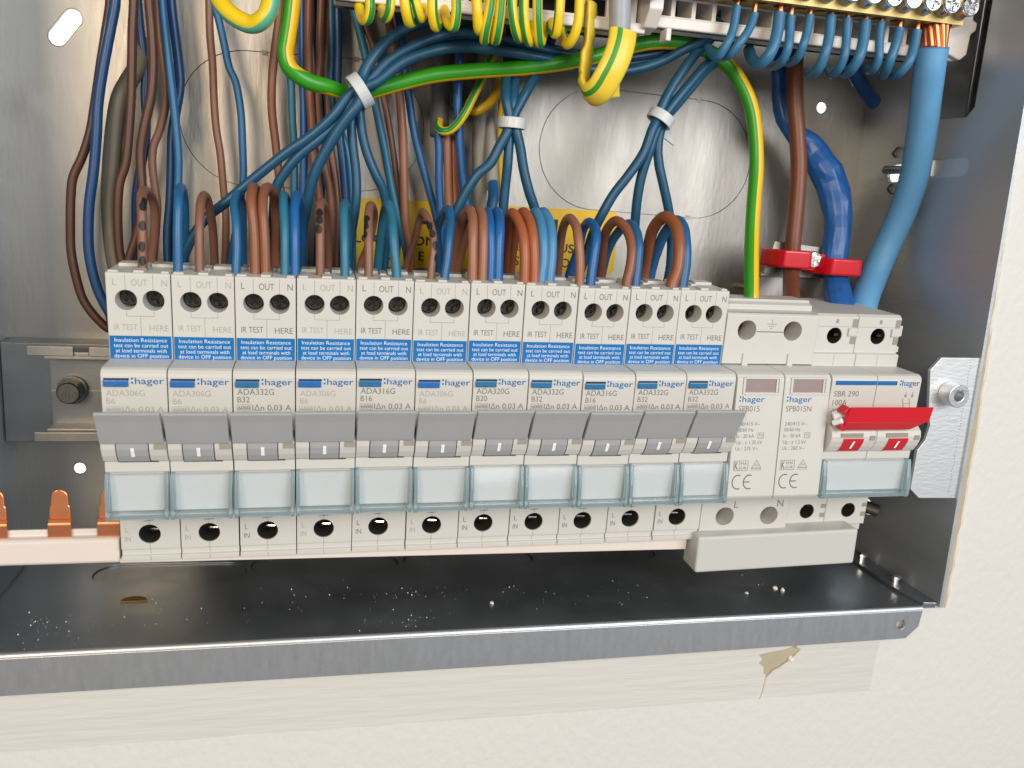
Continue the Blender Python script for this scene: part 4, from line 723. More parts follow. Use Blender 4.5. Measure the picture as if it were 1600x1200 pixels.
  ('brown_wire','outermost left brown wire bowing out beside the breakers','wire','wires running down the back plate','brown',3.0,[[-9.7,-16.0,176.0],[-9.7,-16.0,138.3],[-9.7,-16.0,126.3],[-11.4,-16.0,116.2],[-13.3,-16.0,105.9],[-15.8,-16.0,91.4],[-17.3,-16.0,83.8],[-20.0,-16.0,75.6],[-23.2,-16.0,68.4],[-24.1,-16.0,62.4],[-24.7,-16.0,52.0],[-24.8,-16.0,43.5],[-23.7,-16.0,35.2],[-21.6,-16.0,26.8],[-17.7,-16.0,20.6],[-13.2,-16.0,16.6],[-13.2,-16.0,24.0]],{}),
  ('blue_wire','outermost left blue wire bowing beside the first breaker','wire','wires running down the back plate','navy',3.4,[[-6.9,-10.0,176.0],[-6.9,-10.0,137.4],[-6.9,-10.0,125.4],[-8.5,-10.0,117.0],[-10.3,-10.0,108.7],[-12.0,-10.0,100.2],[-13.3,-10.0,91.6],[-14.0,-10.0,82.6],[-15.3,-10.0,70.9],[-16.9,-10.0,60.7],[-17.6,-10.0,52.6],[-17.7,-10.0,44.2],[-16.6,-10.0,36.0],[-14.6,-10.0,29.0],[-10.1,-10.0,20.7],[-10.1,-10.0,24.0]],{}),
  ('brown_wire','brown wire running down in front of the grey cable','wire','wires running down the back plate','brown',3.0,[[-1.3,-10.0,176.0],[-1.3,-10.0,138.0],[-1.3,-10.0,126.0],[-2.0,-10.0,116.1],[-2.4,-10.0,106.1],[-2.9,-10.0,96.0],[-3.8,-10.0,85.6],[-5.3,-10.0,73.7],[-7.3,-10.0,67.4],[-8.2,-10.0,57.2],[-8.0,-10.0,44.7],[-6.9,-10.0,37.5],[-6.9,-10.0,24.0]],{}),
  ('blue_wire','thin dark blue wire twisting behind brown wires at left','wire','wires running down the back plate','navy',2.9,[[-2.3,-22.0,176.0],[-2.3,-22.0,140.4],[-2.3,-22.0,128.4],[-1.6,-22.0,118.2],[-0.9,-22.0,111.5],[-0.5,-22.0,104.4],[-0.8,-22.0,97.4],[-0.5,-22.0,86.8],[-1.5,-22.0,78.1],[-3.6,-22.0,69.8],[-4.7,-22.0,61.4],[-5.0,-22.0,48.6],[-5.9,-22.0,38.8],[-5.9,-22.0,24.0]],{}),
  ('brown_wire','brown wire curving behind the dotted loop of the first breaker','wire','wires running down the back plate','brown',3.1,[[3.7,-8.0,176.0],[3.7,-8.0,138.1],[3.7,-8.0,126.1],[4.3,-8.0,116.4],[4.5,-8.0,106.5],[3.6,-8.0,96.3],[1.6,-8.0,87.6],[0.0,-8.0,78.6],[-0.1,-8.0,72.9],[0.1,-8.0,67.1],[-0.1,-8.0,58.6],[-2.1,-8.0,49.9],[-5.0,-8.0,40.0],[-5.0,-8.0,24.0]],{}),
  ('blue_wire','dark blue wire crossing behind the brighter one above first breaker','wire','wires running down the back plate','navy',3.3,[[8.6,-20.0,176.0],[8.6,-20.0,141.1],[8.6,-20.0,129.1],[9.6,-20.0,119.0],[10.7,-20.0,108.7],[11.0,-20.0,101.8],[9.3,-20.0,91.7],[8.2,-20.0,85.0],[7.8,-20.0,74.9],[7.1,-20.0,62.1],[6.1,-20.0,51.3],[6.1,-20.0,39.5],[6.1,-20.0,24.0]],{}),
  ('blue_wire','dark blue wire tucked between brown wires above fourth breaker','wire','wires running down the back plate','navy',3.0,[[55.6,-24.0,176.0],[55.6,-24.0,147.0],[55.6,-24.0,135.0],[56.1,-24.0,127.8],[57.2,-24.0,118.0],[58.2,-24.0,105.8],[59.1,-24.0,91.6],[59.8,-24.0,78.0],[58.9,-24.0,64.1],[58.0,-24.0,41.6],[58.0,-24.0,24.0]],{}),
  ('blue_wire','dark blue wire dropping behind the left tie above fourth breaker','wire','wires running down the back plate','navy',3.2,[[63.7,-20.0,176.0],[63.7,-20.0,147.1],[63.7,-20.0,135.1],[64.2,-20.0,122.4],[64.2,-20.0,108.5],[65.2,-20.0,91.8],[66.9,-20.0,78.4],[68.1,-20.0,64.7],[68.1,-20.0,42.3],[68.1,-20.0,24.0]],{}),
  ('grey_cable','olive grey sheathed cable curving down at left behind brown wires','cable',None,'greyolive',4.9,[[-1.6,-24.0,116.5],[-2.4,-22.0,107.8],[-4.8,-20.0,102.7],[-7.7,-18.0,96.4],[-9.8,-18.0,86.8],[-11.4,-18.0,72.9],[-12.2,-18.0,61.0],[-12.1,-18.0,52.6],[-11.1,-16.0,44.2],[-9.6,-14.0,37.1]],{'flat': 1.25}),
  ('grey_cable','dark grey cable stripped at its cut end,middle of back plate','cable',None,'greydark',5.6,[[100.6,-22.0,143.8],[101.4,-22.0,126.4],[101.7,-22.0,113.1],[101.7,-20.0,101.5],[101.4,-18.0,91.5]],{'flat': 1.25,'cap': True}),
  ('grey_cable','dark grey cable beside the stripped one,ending higher','cable',None,'greydark',5.6,[[109.5,-22.0,144.8],[110.1,-22.0,127.3],[110.4,-22.0,116.1],[109.6,-20.0,107.9],[108.3,-18.0,101.9]],{'flat': 1.2,'cap': True}),
  ('grey_cable','light grey cable running down to the yellow sticker','cable',None,'greylight',5.2,[[116.7,-24.0,146.1],[117.6,-24.0,128.4],[118.4,-24.0,110.2],[117.9,-24.0,96.3],[118.5,-24.0,82.1],[118.7,-24.0,67.7],[118.8,-20.0,43.4]],{'flat': 1.2}),
  ('grey_cable','light grey cable cut open above two bright blue loops','cable',None,'greylight',5.0,[[121.2,-24.0,146.6],[122.5,-24.0,128.9],[123.1,-24.0,110.6],[122.0,-22.0,96.4],[122.0,-20.0,84.6],[122.7,-18.0,73.7]],{'cap': True}),
  ('blue_wire','dark blue core coming out of the cut light grey cable','wire',None,'blue2',4.2,[[122.6,-18.0,76.3],[122.3,-14.0,71.5],[121.5,-12.0,65.6],[121.3,-10.0,53.9],[121.5,-8.0,43.3],[121.5,-8.0,24.0]],{}),
  ('earth_wire','green and yellow wire curling out of the stripped grey cable','wire',None,'gy',3.0,[[101.1,-16.0,96.6],[100.3,-11.0,94.1],[101.4,-8.0,92.7],[103.5,-7.0,93.0],[105.8,-6.0,94.9],[108.7,-5.0,99.4],[112.0,-6.0,106.3],[114.8,-8.0,112.0],[116.8,-9.0,117.1],[118.8,-10.0,121.8],[119.3,-10.0,130.5],[119.3,-10.0,142.5],[119.3,-10.0,176.0]],{'roll': -1.4}),
  ('earth_wire','yellow wire hooking round below the big green wire','wire',None,'yellow',3.4,[[111.6,-18.0,104.4],[111.3,-13.0,101.7],[112.9,-11.0,100.7],[115.3,-10.0,101.5],[118.4,-10.0,104.2],[121.0,-11.0,108.3],[122.4,-12.0,113.2],[122.8,-12.0,118.1],[122.7,-12.0,126.9],[122.7,-12.0,138.9],[122.7,-12.0,176.0]],{}),
  ('earth_wire','thin yellow wire running straight down beside middle tie','wire',None,'yellow',2.0,[[123.1,-16.0,176.0],[123.1,-16.0,139.6],[123.1,-16.0,127.6],[123.1,-16.0,114.2],[123.6,-16.0,103.0],[124.3,-18.0,94.0],[126.3,-20.0,75.4],[126.9,-20.0,61.0],[126.9,-20.0,24.0]],{}),
  ('neutral_lead','teal lead from left tie reaching farthest left to first breaker','wire','blue neutral leads gathered by cable ties','teal',3.3,[[191.7,18.0,135.0],[189.2,14.0,129.2],[183.2,10.0,125.6],[174.9,8.0,120.8],[163.2,7.0,116.9],[149.5,7.0,116.3],[136.6,8.0,117.7],[123.4,10.0,118.4],[113.1,12.0,118.5],[103.2,13.0,118.0],[93.6,14.0,115.7],[84.4,14.0,111.5],[76.4,14.0,104.8],[71.5,14.0,102.2],[67.9,14.0,100.3],[62.6,14.0,93.1],[55.8,13.0,86.4],[48.2,12.0,80.7],[41.3,11.0,74.8],[34.2,10.0,68.5],[27.8,10.0,62.5],[23.3,9.0,58.8],[19.3,9.0,53.4],[15.9,8.0,46.9],[14.3,6.0,41.9],[14.3,-6,24.0]],{}),
  ('neutral_lead','teal lead from left tie passing behind the third breaker brown loops','wire','blue neutral leads gathered by cable ties','teal',3.3,[[197.8,12.0,138.8],[193.3,8.0,131.0],[183.2,4.0,127.2],[169.8,2.0,123.2],[152.8,3.0,121.0],[135.5,6.0,121.0],[119.1,8.0,122.8],[105.8,10.0,123.1],[96.0,12.0,120.8],[88.1,13.0,117.1],[79.9,13.0,111.6],[74.4,13.0,105.3],[70.8,13.0,101.4],[69.6,13.0,99.9],[64.3,12.0,91.6],[57.8,12.0,85.1],[51.4,11.0,79.4],[47.1,10.0,73.8],[44.7,9.0,69.3],[43.7,6.0,61.4],[43.6,2.0,42.9],[43.6,-6,24.0]],{}),
  ('neutral_lead','thick teal lead from left tie curving down to third breaker blue wires','wire','blue neutral leads gathered by cable ties','teal',3.7,[[122.2,0.0,137.3],[112.8,4.0,130.6],[103.9,6.0,127.3],[94.0,8.0,125.9],[88.2,9.0,124.1],[81.1,11.0,119.5],[75.2,13.0,112.9],[71.4,14.0,105.7],[70.6,16.0,101.5],[70.7,16.0,97.9],[68.0,16.0,94.0],[64.2,15.0,88.6],[60.7,14.0,82.5],[57.9,13.0,76.9],[56.0,12.0,71.5],[54.4,10.0,63.7],[53.2,9.0,57.3],[52.5,6.0,43.6],[52.5,-6,24.0]],{}),
  ('neutral_lead','teal lead from left tie dropping nearly straight to fourth breaker','wire','blue neutral leads gathered by cable ties','teal',3.2,[[196.3,10.0,139.1],[191.9,6.0,130.3],[181.8,2.0,125.2],[168.3,0.0,121.1],[153.9,0.0,119.3],[134.4,2.0,119.8],[113.3,4.0,122.0],[97.7,6.0,119.8],[87.0,8.0,114.8],[78.7,9.0,108.6],[72.6,9.0,102.9],[69.2,9.0,97.1],[68.5,9.0,92.0],[69.1,9.0,84.4],[70.3,9.0,76.2],[70.7,9.0,67.9],[69.9,8.0,59.3],[69.0,7.0,53.0],[68.6,5.0,45.4],[68.6,-6,24.0]],{}),
  ('neutral_lead','teal lead from left tie slanting right to fifth breaker','wire','blue neutral leads gathered by cable ties','teal',3.2,[[194.6,8.0,141.4],[192.5,4.0,133.3],[184.8,0.0,128.9],[166.3,-2.0,123.9],[147.1,-2.0,122.5],[130.0,0.0,123.5],[109.2,2.0,122.8],[95.9,4.0,118.7],[85.2,6.0,112.1],[76.8,8.0,105.4],[72.6,9.0,101.4],[71.2,10.0,97.2],[71.6,10.0,91.1],[73.5,10.0,83.1],[76.8,10.0,75.6],[79.6,9.0,70.5],[81.1,7.0,63.6],[81.0,4.0,44.8],[81.0,-6,24.0]],{}),
  ('neutral_lead','teal lead from middle tie slanting left to sixth breaker','wire','blue neutral leads gathered by cable ties','teal',3.5,[[123.2,2.0,137.0],[122.4,0.0,126.9],[121.7,1.0,116.2],[120.6,6.0,109.1],[120.1,10.0,103.4],[121.4,11.0,97.3],[120.8,12.0,93.0],[118.0,12.0,87.1],[115.4,12.0,81.8],[111.3,12.0,77.9],[106.8,11.0,69.9],[104.6,10.0,63.7],[103.8,8.0,53.9],[103.4,6.0,44.8],[103.4,-6,24.0]],{}),
  ('neutral_lead','teal lead from middle tie dropping straight to seventh breaker','wire','blue neutral leads gathered by cable ties','teal',3.4,[[127.7,2.0,137.5],[125.8,-1.0,127.5],[125.4,0.0,116.7],[124.1,4.0,110.7],[122.8,9.0,103.7],[122.3,10.0,97.5],[122.0,10.0,90.9],[121.9,10.0,81.9],[121.8,9.0,75.2],[121.7,8.0,65.5],[123.3,4.0,45.5],[123.3,-6,24.0]],{}),
  ('neutral_lead','teal lead from middle tie slanting right to eighth breaker','wire','blue neutral leads gathered by cable ties','teal',3.5,[[141.4,0.0,139.4],[137.7,-2.0,126.7],[134.5,0.0,118.6],[130.9,5.0,112.3],[127.3,9.0,106.6],[124.9,10.0,102.1],[122.9,11.0,97.5],[123.9,12.0,93.0],[125.6,12.0,87.6],[127.1,12.0,81.1],[129.7,12.0,73.1],[132.8,11.0,66.4],[136.2,8.0,55.5],[138.1,6.0,45.2],[138.1,-6,24.0]],{}),
  ('neutral_lead','teal lead from right tie slanting left to ninth breaker','wire','blue neutral leads gathered by cable ties','teal',3.5,[[196.4,12.0,140.8],[192.5,11.0,130.4],[187.3,11.0,124.6],[184.3,12.0,120.9],[178.9,13.0,112.8],[175.2,14.0,105.5],[174.0,14.0,101.1],[172.0,15.0,97.4],[169.5,15.0,89.2],[164.5,15.0,81.0],[159.8,14.0,73.9],[156.5,13.0,66.7],[155.1,11.0,62.1],[153.3,8.0,51.8],[152.0,6.0,44.6],[152.0,-6,24.0]],{}),
  ('neutral_lead','teal lead from right tie dropping straight to tenth breaker','wire','blue neutral leads gathered by cable ties','teal',3.5,[[204.9,8.0,138.2],[199.8,8.0,128.6],[195.0,9.0,123.7],[191.2,10.0,120.4],[185.6,11.0,113.7],[179.6,12.0,106.1],[176.7,12.0,101.5],[174.3,12.0,95.9],[172.6,12.0,89.6],[171.0,11.0,81.7],[170.5,10.0,73.9],[171.2,8.0,64.3],[173.8,4.0,46.6],[173.8,-6,24.0]],{}),
  ('neutral_lead','teal lead from right tie bowing right to eleventh breaker','wire','blue neutral leads gathered by cable ties','teal',3.5,[[210.9,4.0,137.4],[204.4,4.0,128.4],[198.1,6.0,123.8],[193.1,8.0,120.2],[187.5,9.0,113.4],[181.9,10.0,106.5],[177.8,11.0,101.5],[176.1,11.0,94.5],[176.9,11.0,86.8],[179.4,11.0,79.2],[183.0,10.0,69.8],[186.3,7.0,60.4],[188.2,4.0,47.2],[188.2,-6,24.0]],{}),
  ('neutral_tail','blue tail curling up into brass bar,first from the left','wire','blue tails under the brass bar','steel_blue',2.9,[[192.4,29.0,137.2],[192.2,29.0,136.4],[191.2,30.0,129.7],[189.2,31.0,124.9],[187.7,29.0,121.1],[188.4,22.0,122.4],[190.4,12.0,127.5]],{'bare': True}),
  ('neutral_tail','blue tail curling up into brass bar,second from the left','wire','blue tails under the brass bar','steel_blue',2.9,[[198.8,29.0,135.7],[198.7,29.0,134.9],[197.0,30.0,130.3],[193.6,31.0,125.4],[191.9,29.0,122.3],[192.0,22.0,121.9],[193.7,12.0,124.4]],{'bare': True}),
  ('neutral_tail','thick blue tail curling up into brass bar,third from the left','wire','blue tails under the brass bar','steel_blue',4.0,[[208.0,29.0,136.8],[207.9,29.0,136.0],[207.4,29.8,130.8],[206.1,30.7,125.6],[204.5,30.0,121.7],[203.7,26.7,120.3],[204.4,20.3,122.5],[206.7,12.0,127.4]],{'bare': True}),
  ('neutral_tail','blue tail curling up into brass bar,fourth from the left','wire','blue tails under the brass bar','steel_blue',3.1,[[212.2,29.0,136.3],[212.1,29.0,135.5],[211.9,30.0,130.4],[211.3,31.0,125.5],[211.1,29.0,122.1],[212.3,22.0,121.1],[215.2,12.0,123.6]],{'bare': True}),
  ('neutral_tail','blue tail curling up into brass bar,fifth from the left','wire','blue tails under the brass bar','steel_blue',3.0,[[219.2,29.0,137.2],[219.1,29.0,136.4],[218.2,30.0,131.4],[216.8,31.0,127.0],[216.7,29.0,123.8],[218.4,22.0,122.9],[221.7,12.0,124.7]],{'bare': True}),
  ('neutral_tail','blue tail curling up into brass bar,sixth from the left','wire','blue tails under the brass bar','steel_blue',3.5,[[227.2,29.0,138.0],[227.1,29.0,137.2],[226.7,30.0,130.9],[225.4,31.0,125.4],[225.1,29.0,121.1],[226.7,22.0,119.7],[230.8,12.0,122.2]],{'bare': True}),
  ('neutral_tail','blue tail curling up into brass bar,seventh from the left','wire','blue tails under the brass bar','steel_blue',3.0,[[233.5,29.0,137.7],[233.4,29.0,136.9],[233.3,30.0,130.9],[232.8,31.0,125.1],[232.8,29.0,121.6],[234.8,22.0,120.4],[238.9,12.0,123.9]],{'bare': True}),
  ('neutral_tail','thick blue tail curling up into brass bar,eighth from the left','wire','blue tails under the brass bar','steel_blue',3.7,[[240.5,29.0,137.8],[240.4,29.0,137.0],[239.9,30.0,130.9],[238.4,31.0,125.0],[238.0,29.0,122.1],[240.0,22.0,121.3],[243.8,12.0,124.8]],{'bare': True}),
  ('neutral_tail','blue tail curling up into brass bar,ninth from the left','wire','blue tails under the brass bar','steel_blue',2.9,[[246.6,29.0,137.8],[246.5,29.0,137.0],[246.1,30.0,131.3],[246.1,31.0,125.7],[246.6,29.0,122.9],[249.4,22.0,122.8],[253.5,12.0,125.9]],{'bare': True}),
  ('neutral_tail','blue tail curling up into brass bar,tenth from the left','wire','blue tails under the brass bar','steel_blue',3.3,[[254.0,29.0,136.7],[253.9,29.0,135.8],[252.4,30.2,130.2],[251.2,30.0,124.9],[254.5,23.8,122.2],[261.1,12.0,123.7]],{'bare': True}),
  ('neutral_tail','blue tail curling up into brass bar,eleventh from the left','wire','blue tails under the brass bar','steel_blue',3.3,[[261.0,29.0,136.6],[260.9,29.0,135.7],[259.9,30.0,130.4],[258.1,31.0,125.6],[257.0,29.0,122.4],[259.4,22.0,122.4],[264.3,12.0,125.8]],{'bare': True}),
  ('blue_wire','loose dark blue stub hanging below the brass bar tails','wire',None,'navy',5.0,[[247.8,10.0,127.9],[254.0,6.0,124.7],[260.6,2.0,120.9],[266.7,-2.0,118.4],[270.7,-4.0,116.5]],{'flat': 1.2,'cap': True}),
  ('earth_conductor','thick green and yellow conductor sweeping through left tie to surge protector','wire',None,'gybig',5.2,[[49.8,14.0,131.3],[49.4,14.0,126.6],[48.7,14.0,120.1],[47.9,14.0,114.7],[47.4,14.0,110.9],[48.4,14.0,106.9],[51.0,13.0,104.6],[55.0,12.0,102.9],[60.6,10.0,102.1],[67.5,6.0,101.1],[72.0,5.0,101.4],[75.9,6.0,102.9],[84.7,6.0,106.1],[96.0,6.0,109.6],[111.3,6.0,112.4],[126.6,7.0,114.6],[142.1,8.0,117.8],[151.2,8.0,120.5],[160.3,8.0,123.9],[171.8,8.0,127.2],[183.9,8.0,127.9],[192.7,8.0,126.2],[198.7,8.0,123.7],[205.2,9.0,118.1],[210.4,11.0,108.8],[212.8,13.0,97.2],[213.4,15.0,86.1],[212.3,18.0,74.9],[210.9,22.0,63.0],[208.9,28.0,51.9],[207.5,33.0,42.1],[207.4,34.0,38.6]],{'roll': [(0,-1.47),(5,-1.47),(8,0.97),(20,0.97),(23,-1.27),(40,-1.27)],'n': 160}),
  ('earth_conductor','fat yellow conductor loop at top left','wire',None,'yellowfat',5.6,[[25.6,8.0,129.0],[28.3,12.0,123.2],[32.2,14.0,119.7],[37.3,16.0,117.8],[40.8,18.0,119.3],[42.7,18.0,122.8],[43.2,17.0,129.0]],{'roll': -2.9}),
  ('earth_tail','leftmost yellow and green earth tail curling at the top','wire','earth tails under the white holder','gytail',3.1,[[72.0,34.0,126.5],[72.3,34.0,122.4],[71.8,33.0,119.9],[71.0,30.0,119.7],[70.1,24.0,122.3],[69.6,20.0,126.8],[69.6,20.0,138.8],[69.6,20.0,176.0]],{'roll': 0.5}),
  ('earth_tail','yellow and green earth tail at the top,second from the left','wire','earth tails under the white holder','gytail',2.9,[[78.4,34.0,126.5],[78.0,33.8,122.4],[77.2,31.5,120.9],[76.6,25.5,123.1],[76.7,20.0,127.4],[76.7,20.0,139.4],[76.7,20.0,176.0]],{'roll': -0.5}),
  ('earth_tail','yellow and green earth tail at the top,third from the left','wire','earth tails under the white holder','gytail',3.4,[[82.3,34.0,126.9],[83.1,33.8,122.9],[84.2,31.5,120.6],[85.9,25.5,122.6],[86.9,20.0,127.1],[86.9,20.0,139.1],[86.9,20.0,176.0]],{'roll': 1.3}),
  ('earth_tail','yellow and green earth tail at the top,fourth from the left','wire','earth tails under the white holder','gytail',3,[[85.4,34.0,127.2],[86.5,33.8,123.6],[87.6,31.5,122.0],[89.2,25.5,125.2],[89.6,20.0,129.7],[89.6,20.0,141.7],[89.6,20.0,176.0]],{'roll': -1.2}),
  ('earth_tail','yellow and green earth tail at the top,fifth from the left','wire','earth tails under the white holder','gytail',3.2,[[90.6,34.0,127.8],[91.0,33.8,123.0],[92.2,31.5,120.1],[94.1,25.5,123.1],[94.6,20.0,128.3],[94.6,20.0,140.3],[94.6,20.0,176.0]],{'roll': 1.0}),
  ('earth_tail','yellow and green earth tail at the top,sixth from the left','wire','earth tails under the white holder','gytail',3.2,[[97.9,34.0,128.6],[98.1,34.0,123.7],[97.7,33.0,120.2],[96.5,30.0,121.4],[96.0,24.0,125.8],[96.1,20.0,130.4],[96.1,20.0,142.4],[96.1,20.0,176.0]],{'roll': 0.3}),
  ('earth_tail','yellow and green earth tail at the top,seventh from the left','wire','earth tails under the white holder','gytail',3.2,[[104.0,34.0,129.3],[104.7,33.8,124.1],[105.7,31.5,120.5],[107.9,25.5,123.7],[108.6,20.0,129.8],[108.6,20.0,141.8],[108.6,20.0,176.0]],{'roll': 3.1}),
  ('earth_tail','yellow and green earth tail at the top,eighth from the left','wire','earth tails under the white holder','gytail',3.1,[[108.7,34.0,176.0],[108.7,34.0,142.3],[108.7,34.0,130.3],[108.0,34.0,124.0],[107.5,33.0,119.9],[107.9,30.0,117.8],[110.0,24.0,120.8],[111.3,20.0,126.2]],{'roll': 0.2}),
  ('earth_tail','yellow and green earth tail at the top,ninth from the left','wire','earth tails under the white holder','gytail',3.1,[[111.8,34.0,176.0],[111.8,34.0,142.7],[111.8,34.0,130.7],[111.6,34.0,124.4],[111.3,33.0,119.7],[111.4,30.0,118.0],[111.6,24.0,121.3],[112.5,20.0,126.4]],{'roll': 0.0}),
  ('earth_tail','yellow and green earth tail at the top,tenth from the left','wire','earth tails under the white holder','gytail',3.1,[[115.0,34.0,176.0],[115.0,34.0,143.0],[115.0,34.0,131.0],[115.8,34.0,124.9],[117.1,33.0,121.1],[118.9,30.0,119.5],[121.1,24.0,123.4],[121.3,20.0,128.1]],{'roll': -0.7}),
  ('earth_tail','yellow and green earth tail at the top,eleventh from the left','wire','earth tails under the white holder','gytail',3.1,[[118.8,34.0,176.0],[118.8,34.0,143.4],[118.8,34.0,131.4],[119.3,34.0,124.8],[120.4,33.0,120.7],[122.3,30.0,118.7],[124.6,24.0,122.6],[124.8,20.0,127.6]],{'roll': -0.9}),
  ('earth_tail','yellow and green earth tail at the top,twelfth from the left','wire','earth tails under the white holder','gytail',3.1,[[123.1,34.0,176.0],[123.1,34.0,143.9],[123.1,34.0,131.9],[123.7,33.8,124.6],[125.3,31.5,118.6],[127.6,25.5,122.3],[128.6,20.0,128.0]],{'roll': 0.0}),
  ('earth_tail','yellow and green earth tail at the top,thirteenth from the left','wire','earth tails under the white holder','gytail',3.1,[[130.2,34.0,176.0],[130.2,34.0,144.7],[130.2,34.0,132.7],[130.3,33.8,126.0],[130.4,31.5,121.9],[130.4,25.5,124.5],[131.6,20.0,129.5]],{'roll': -1.6}),
  ('earth_tail','rightmost yellow and green earth tail curling at the top','wire','earth tails under the white holder','gytail',3.1,[[136.6,34.0,176.0],[136.6,34.0,145.4],[136.6,34.0,133.4],[136.7,34.0,126.3],[136.1,33.0,121.9],[135.1,30.0,119.4],[134.9,24.0,122.1],[135.3,20.0,126.0]],{'roll': 2.6}),
  ('brown_conductor','thick brown conductor running straight down to surge protector through red clamp','cable',None,'brownbig',6.3,[[235.3,-12.0,156.6],[236.8,-10.0,137.9],[236.7,-8.0,128.0],[237.4,-6.0,114.6],[239.1,-4.0,101.9],[240.3,-2.0,89.4],[240.7,-1.0,76.5],[240.6,0.0,62.9],[240.6,1.0,53.0],[237.2,8.0,45.9],[230.1,22.0,39.9],[228.0,26.0,37.4]],{}),
  ('blue_conductor','thick light blue neutral cable from brass bar curving down behind main switch','cable',None,'skybig',10.6,[[268.3,29.0,131.6],[269.0,28.0,125.1],[271.5,25.0,118.1],[276.6,19.0,103.3],[280.6,13.0,87.4],[281.5,8.0,74.1],[279.3,5.0,61.4],[274.7,6.0,49.8],[267.8,12.0,40.1],[264.4,16.0,32.9]],{'bare': True,'n': 60}),
  ('blue_conductor','crumpled bright blue taped cable held by red clamp','cable',None,'tape',8.5,[[233.0,-16.0,138.5],[234.7,-16.0,126.3],[236.2,-16.0,117.2],[239.0,-15.0,108.8],[244.7,-14.0,102.5],[250.0,-13.0,99.7],[254.6,-10.0,92.4],[258.8,-8.0,85.1],[260.8,-5.0,76.4],[260.7,-2.0,66.4],[259.8,0.0,56.3],[259.5,3.0,48.9],[256.4,10.0,43.2],[255.1,16.0,37.1],[255.3,18.0,34.2]],{'flat': 1.25,'taped': True,'radii': [0.56,0.56,0.58,0.64,0.74,0.86,1.05,1.3,1.22,1.1,1.04,0.9,0.84,1.06,1.12,1.0],'n': 90}),
  ('grey_cable','pale grey tube entering the yellow sleeve at top','cable',None,'greytube',7.0,[[151.1,29.0,139.3],[151.5,29.5,132.5],[151.8,30.0,124.7],[151.7,30.0,122.0]],{}),
]
# WIRES-END
for nm, lb, ct, gp, m, dia, pts, o in WIRES:
    roll = o.get('roll', 0.)
    tp = o.get('taped', False)
    ob, path, T, N = tube(nm, pts, dia, m, None, o.get('flat', 1.), roll, 13 if tp else 14, 2 if tp else 8 if dia > 5 else 6, o.get('radii'), o.get('taped', False), 0. if o.get('taped') else .02)
    if tp: ob.data.polygons.foreach_set('use_smooth', [False]*len(ob.data.polygons)); bv = ob.modifiers.new('bevel', 'BEVEL'); bv.width = .0009; bv.segments = 3; bv.limit_method = 'NONE'
    tag(ob, lb, ct, gp)
    for at in o.get('marks', ()): ink_mark(path, at, dia, ob)
    if o.get('bare'):
        p0 = Vector(pts[0]); dr = (p0-Vector(pts[1])).normalized(); L = 9 if dia > 8 else 4.5
        if dia > 8:
            for k in range(11):
                a = 2*math.pi*k/11; st_ = [tuple(p0-dr*1.5+(Vector((math.cos(a+.12*j), math.sin(a+.12*j), 0))*3.6)+Vector((0, 0, 1))*(L*j/5+.5)) for j in range(6)]
                tube('copper_strand', st_, 2.1, 'copper', ob, sides=8, n=2)
        else:
            tube('copper_end', [tuple(p0-dr*1), tuple(p0+Vector((0, 0, L/2))), tuple(p0+Vector((0, 0, L)))], dia*.62, 'copper', ob, sides=10, n=3)

# yellow and green sleeve hanging over the grey tube
sp = [(151.9, 33.5, 124.5), (151.4, 34.4, 121), (150.0, 35.0, 116), (147.8, 34.6, 110.6), (145.6, 32.6, 106.0), (143.6, 29.2, 104.8), (142.3, 26.2, 108.0), (142.6, 24.2, 113.0), (143.6, 23.2, 118.0), (143.9, 22.6, 124), (144.0, 22.6, 134)]
slv, _, _, _ = tube('earth_sleeve', sp, 3.4, 'sleeve', None, 2.7, 0., 22, 8, None, False, 0.)
me = slv.data
for v in me.vertices:
    if v.co.y > -.0290: v.co += Vector((1, .8, 0))*.0011*noise.noise((v.co.x*260, v.co.z*300, 2))
tube('folded_flap', [(150.6, 31.0, 112), (151.0, 30.0, 108.0), (151.6, 29.4, 104.6)], 1.6, 'sleeve', slv, 3.0, 2.4, 16, 6)
tag(slv, 'wide yellow and green sleeve folded back under the grey tube', 'sleeve')

# cable ties
def tie(label, c, axis, ra, rb, width, side_, tail=None):
    t = tag(empty('cable_tie', c), label, 'cable tie', 'white cable ties'); a = Vector(axis).normalized(); f = Vector((0, 1, 0)); f = (f-a*f.dot(a)).normalized(); s_ = a.cross(f)
    mb = MB(); n = 28; rows = []
    for k in range(n):
        g = 2*math.pi*k/n; dr = s_*math.cos(g)*ra+f*math.sin(g)*rb; nr = dr.normalized()
        rows.append([tuple(dr+a*w+nr*h) for w, h in ((-width*.43, 0), (width*.43, 0), (width*.43, .85), (-width*.43, .85))])
    mb.add([p for r_ in rows for p in r_], [(4*k+j, 4*((k+1) % n)+j, 4*((k+1) % n)+(j+1) % 4, 4*k+(j+1) % 4) for k in range(n) for j in range(4)])
    mb.build('strap', 'tie_white', t, bevel=.25)
    h = s_*(ra*.5)*side_-f*(rb+1.8); mb = MB(); mb.box(h.x-2.0, h.x+2.0, h.y-2.0, h.y+1.8, h.z-2.3, h.z+2.3); mb.build('head', 'tie_white', t, bevel=.5)
    if tail: mb = MB(); mb.plate([(ra-1.5, 2.0), (ra+1.4, 1.6), (ra+2.6, -4.6), (ra+4.6, -8.6), (ra+.4, -6.4), (ra-2.2, -6.2)], [], lambda p, q, t_: (p, -3-t_+q*.3, q), 1.0); mb.build('tail', 'tie_white', t, bevel=.2)
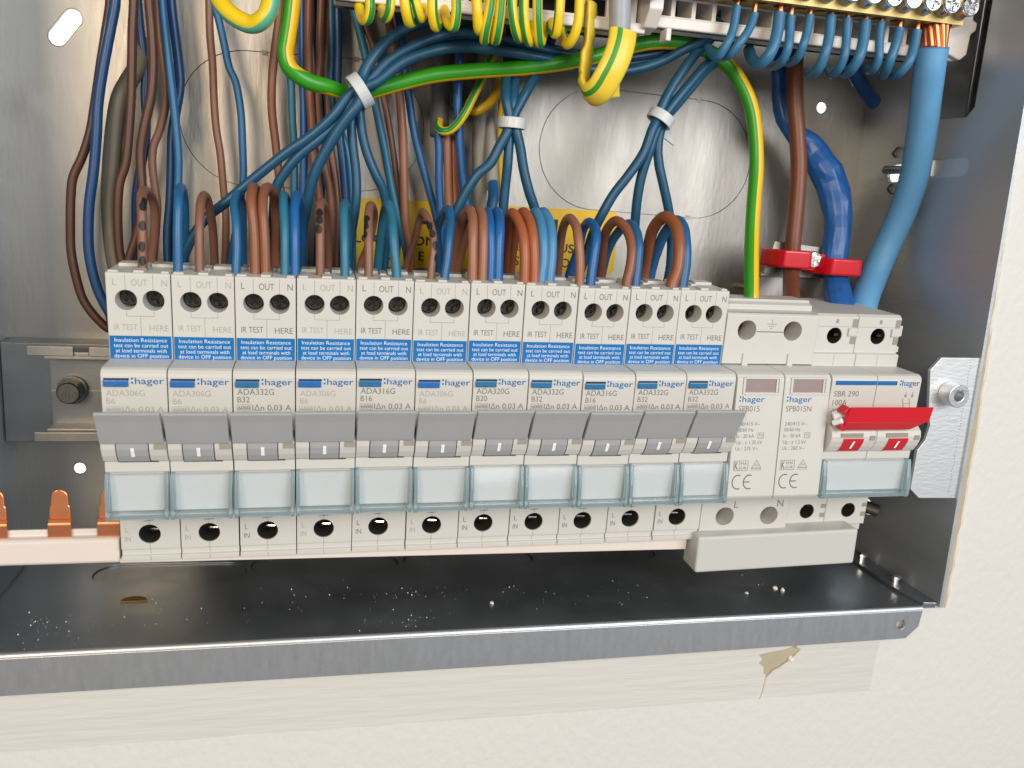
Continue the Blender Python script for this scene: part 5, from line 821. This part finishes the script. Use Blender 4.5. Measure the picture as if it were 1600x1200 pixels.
tie('left white cable tie round a fan of five teal leads', (70.9, 13.2, 101.4), (.82, 0, .58), 5.0, 5.4, 4.4, 1)
tie('middle white cable tie round three teal leads', (122.4, 10.6, 95.6), (.02, 0, 1), 4.0, 4.0, 4.2, -1)
tie('right white cable tie with stubby tail round three teal leads', (175.6, 12.6, 101.4), (.5, 0, .86), 4.0, 4.0, 4.2, -1, True)

# red two-way cable clamp on its bracket
cl = tag(empty('cable_clamp'), 'glossy red plastic cable clamp with centre screw above the surge protector', 'clamp')
def hump(x, w, d0, h, z0, z1):
    n = 14; mb = MB(); out = [(x+w/2*math.cos(math.pi*i/n)*1.0, d0+h*min(1, 1.35*math.sin(math.pi*i/n))) for i in range(n+1)]
    inn = [(x+(w/2-2)*math.cos(math.pi*i/n), d0+(h-1.8)*min(1, 1.35*math.sin(math.pi*i/n))) for i in range(n+1)]
    mb.plate(out+inn[::-1], [], lambda a, b, t: (a, b, z0+t), z1-z0); return mb
hump(237.6, 18, -3, 13.5, 51.2, 58.0).build('saddle', 'red_clamp', cl, bevel=.9, seg=3)
hump(258.4, 20, -3, 14.5, 49.2, 55.8).build('saddle', 'red_clamp', cl, bevel=.9, seg=3)
mb = MB(); mb.box(243, 253, -2, 4.4, 50.2, 57.0); mb.build('bridge', 'red_clamp', cl, bevel=.5)
mb = MB(); mb.cyl((247.6, 4, 54.6), (0, 1, 0), 3.5, 2.0, 22, 3.0); s2 = mb.build('screw', 'zinc_bright', cl, bevel=.3); screw_head(247.6, 54.6, 6.3, 2.2).build('screw_face', 'zinc_bright', s2)
br = tag(empty('clamp_bracket'), 'galvanised bracket plate standing behind the red clamp', 'bracket')
mb = MB(); mb.plate([(230, 30), (259, 30), (259, 47), (230, 47)], [], front(-6), 1.2); mb.plate([(231.5, 48), (234.6, 60.8), (262, 59), (264, 48)], [], front(-3), 1.4); mb.box(230, 259, -7, -3, 46.8, 48.2); mb.build('plate', 'galv', br, bevel=.3)
mb = MB(); mb.box(236, 256, DB, -7.2, 40, 41.4); mb.build('foot', 'galv', br)
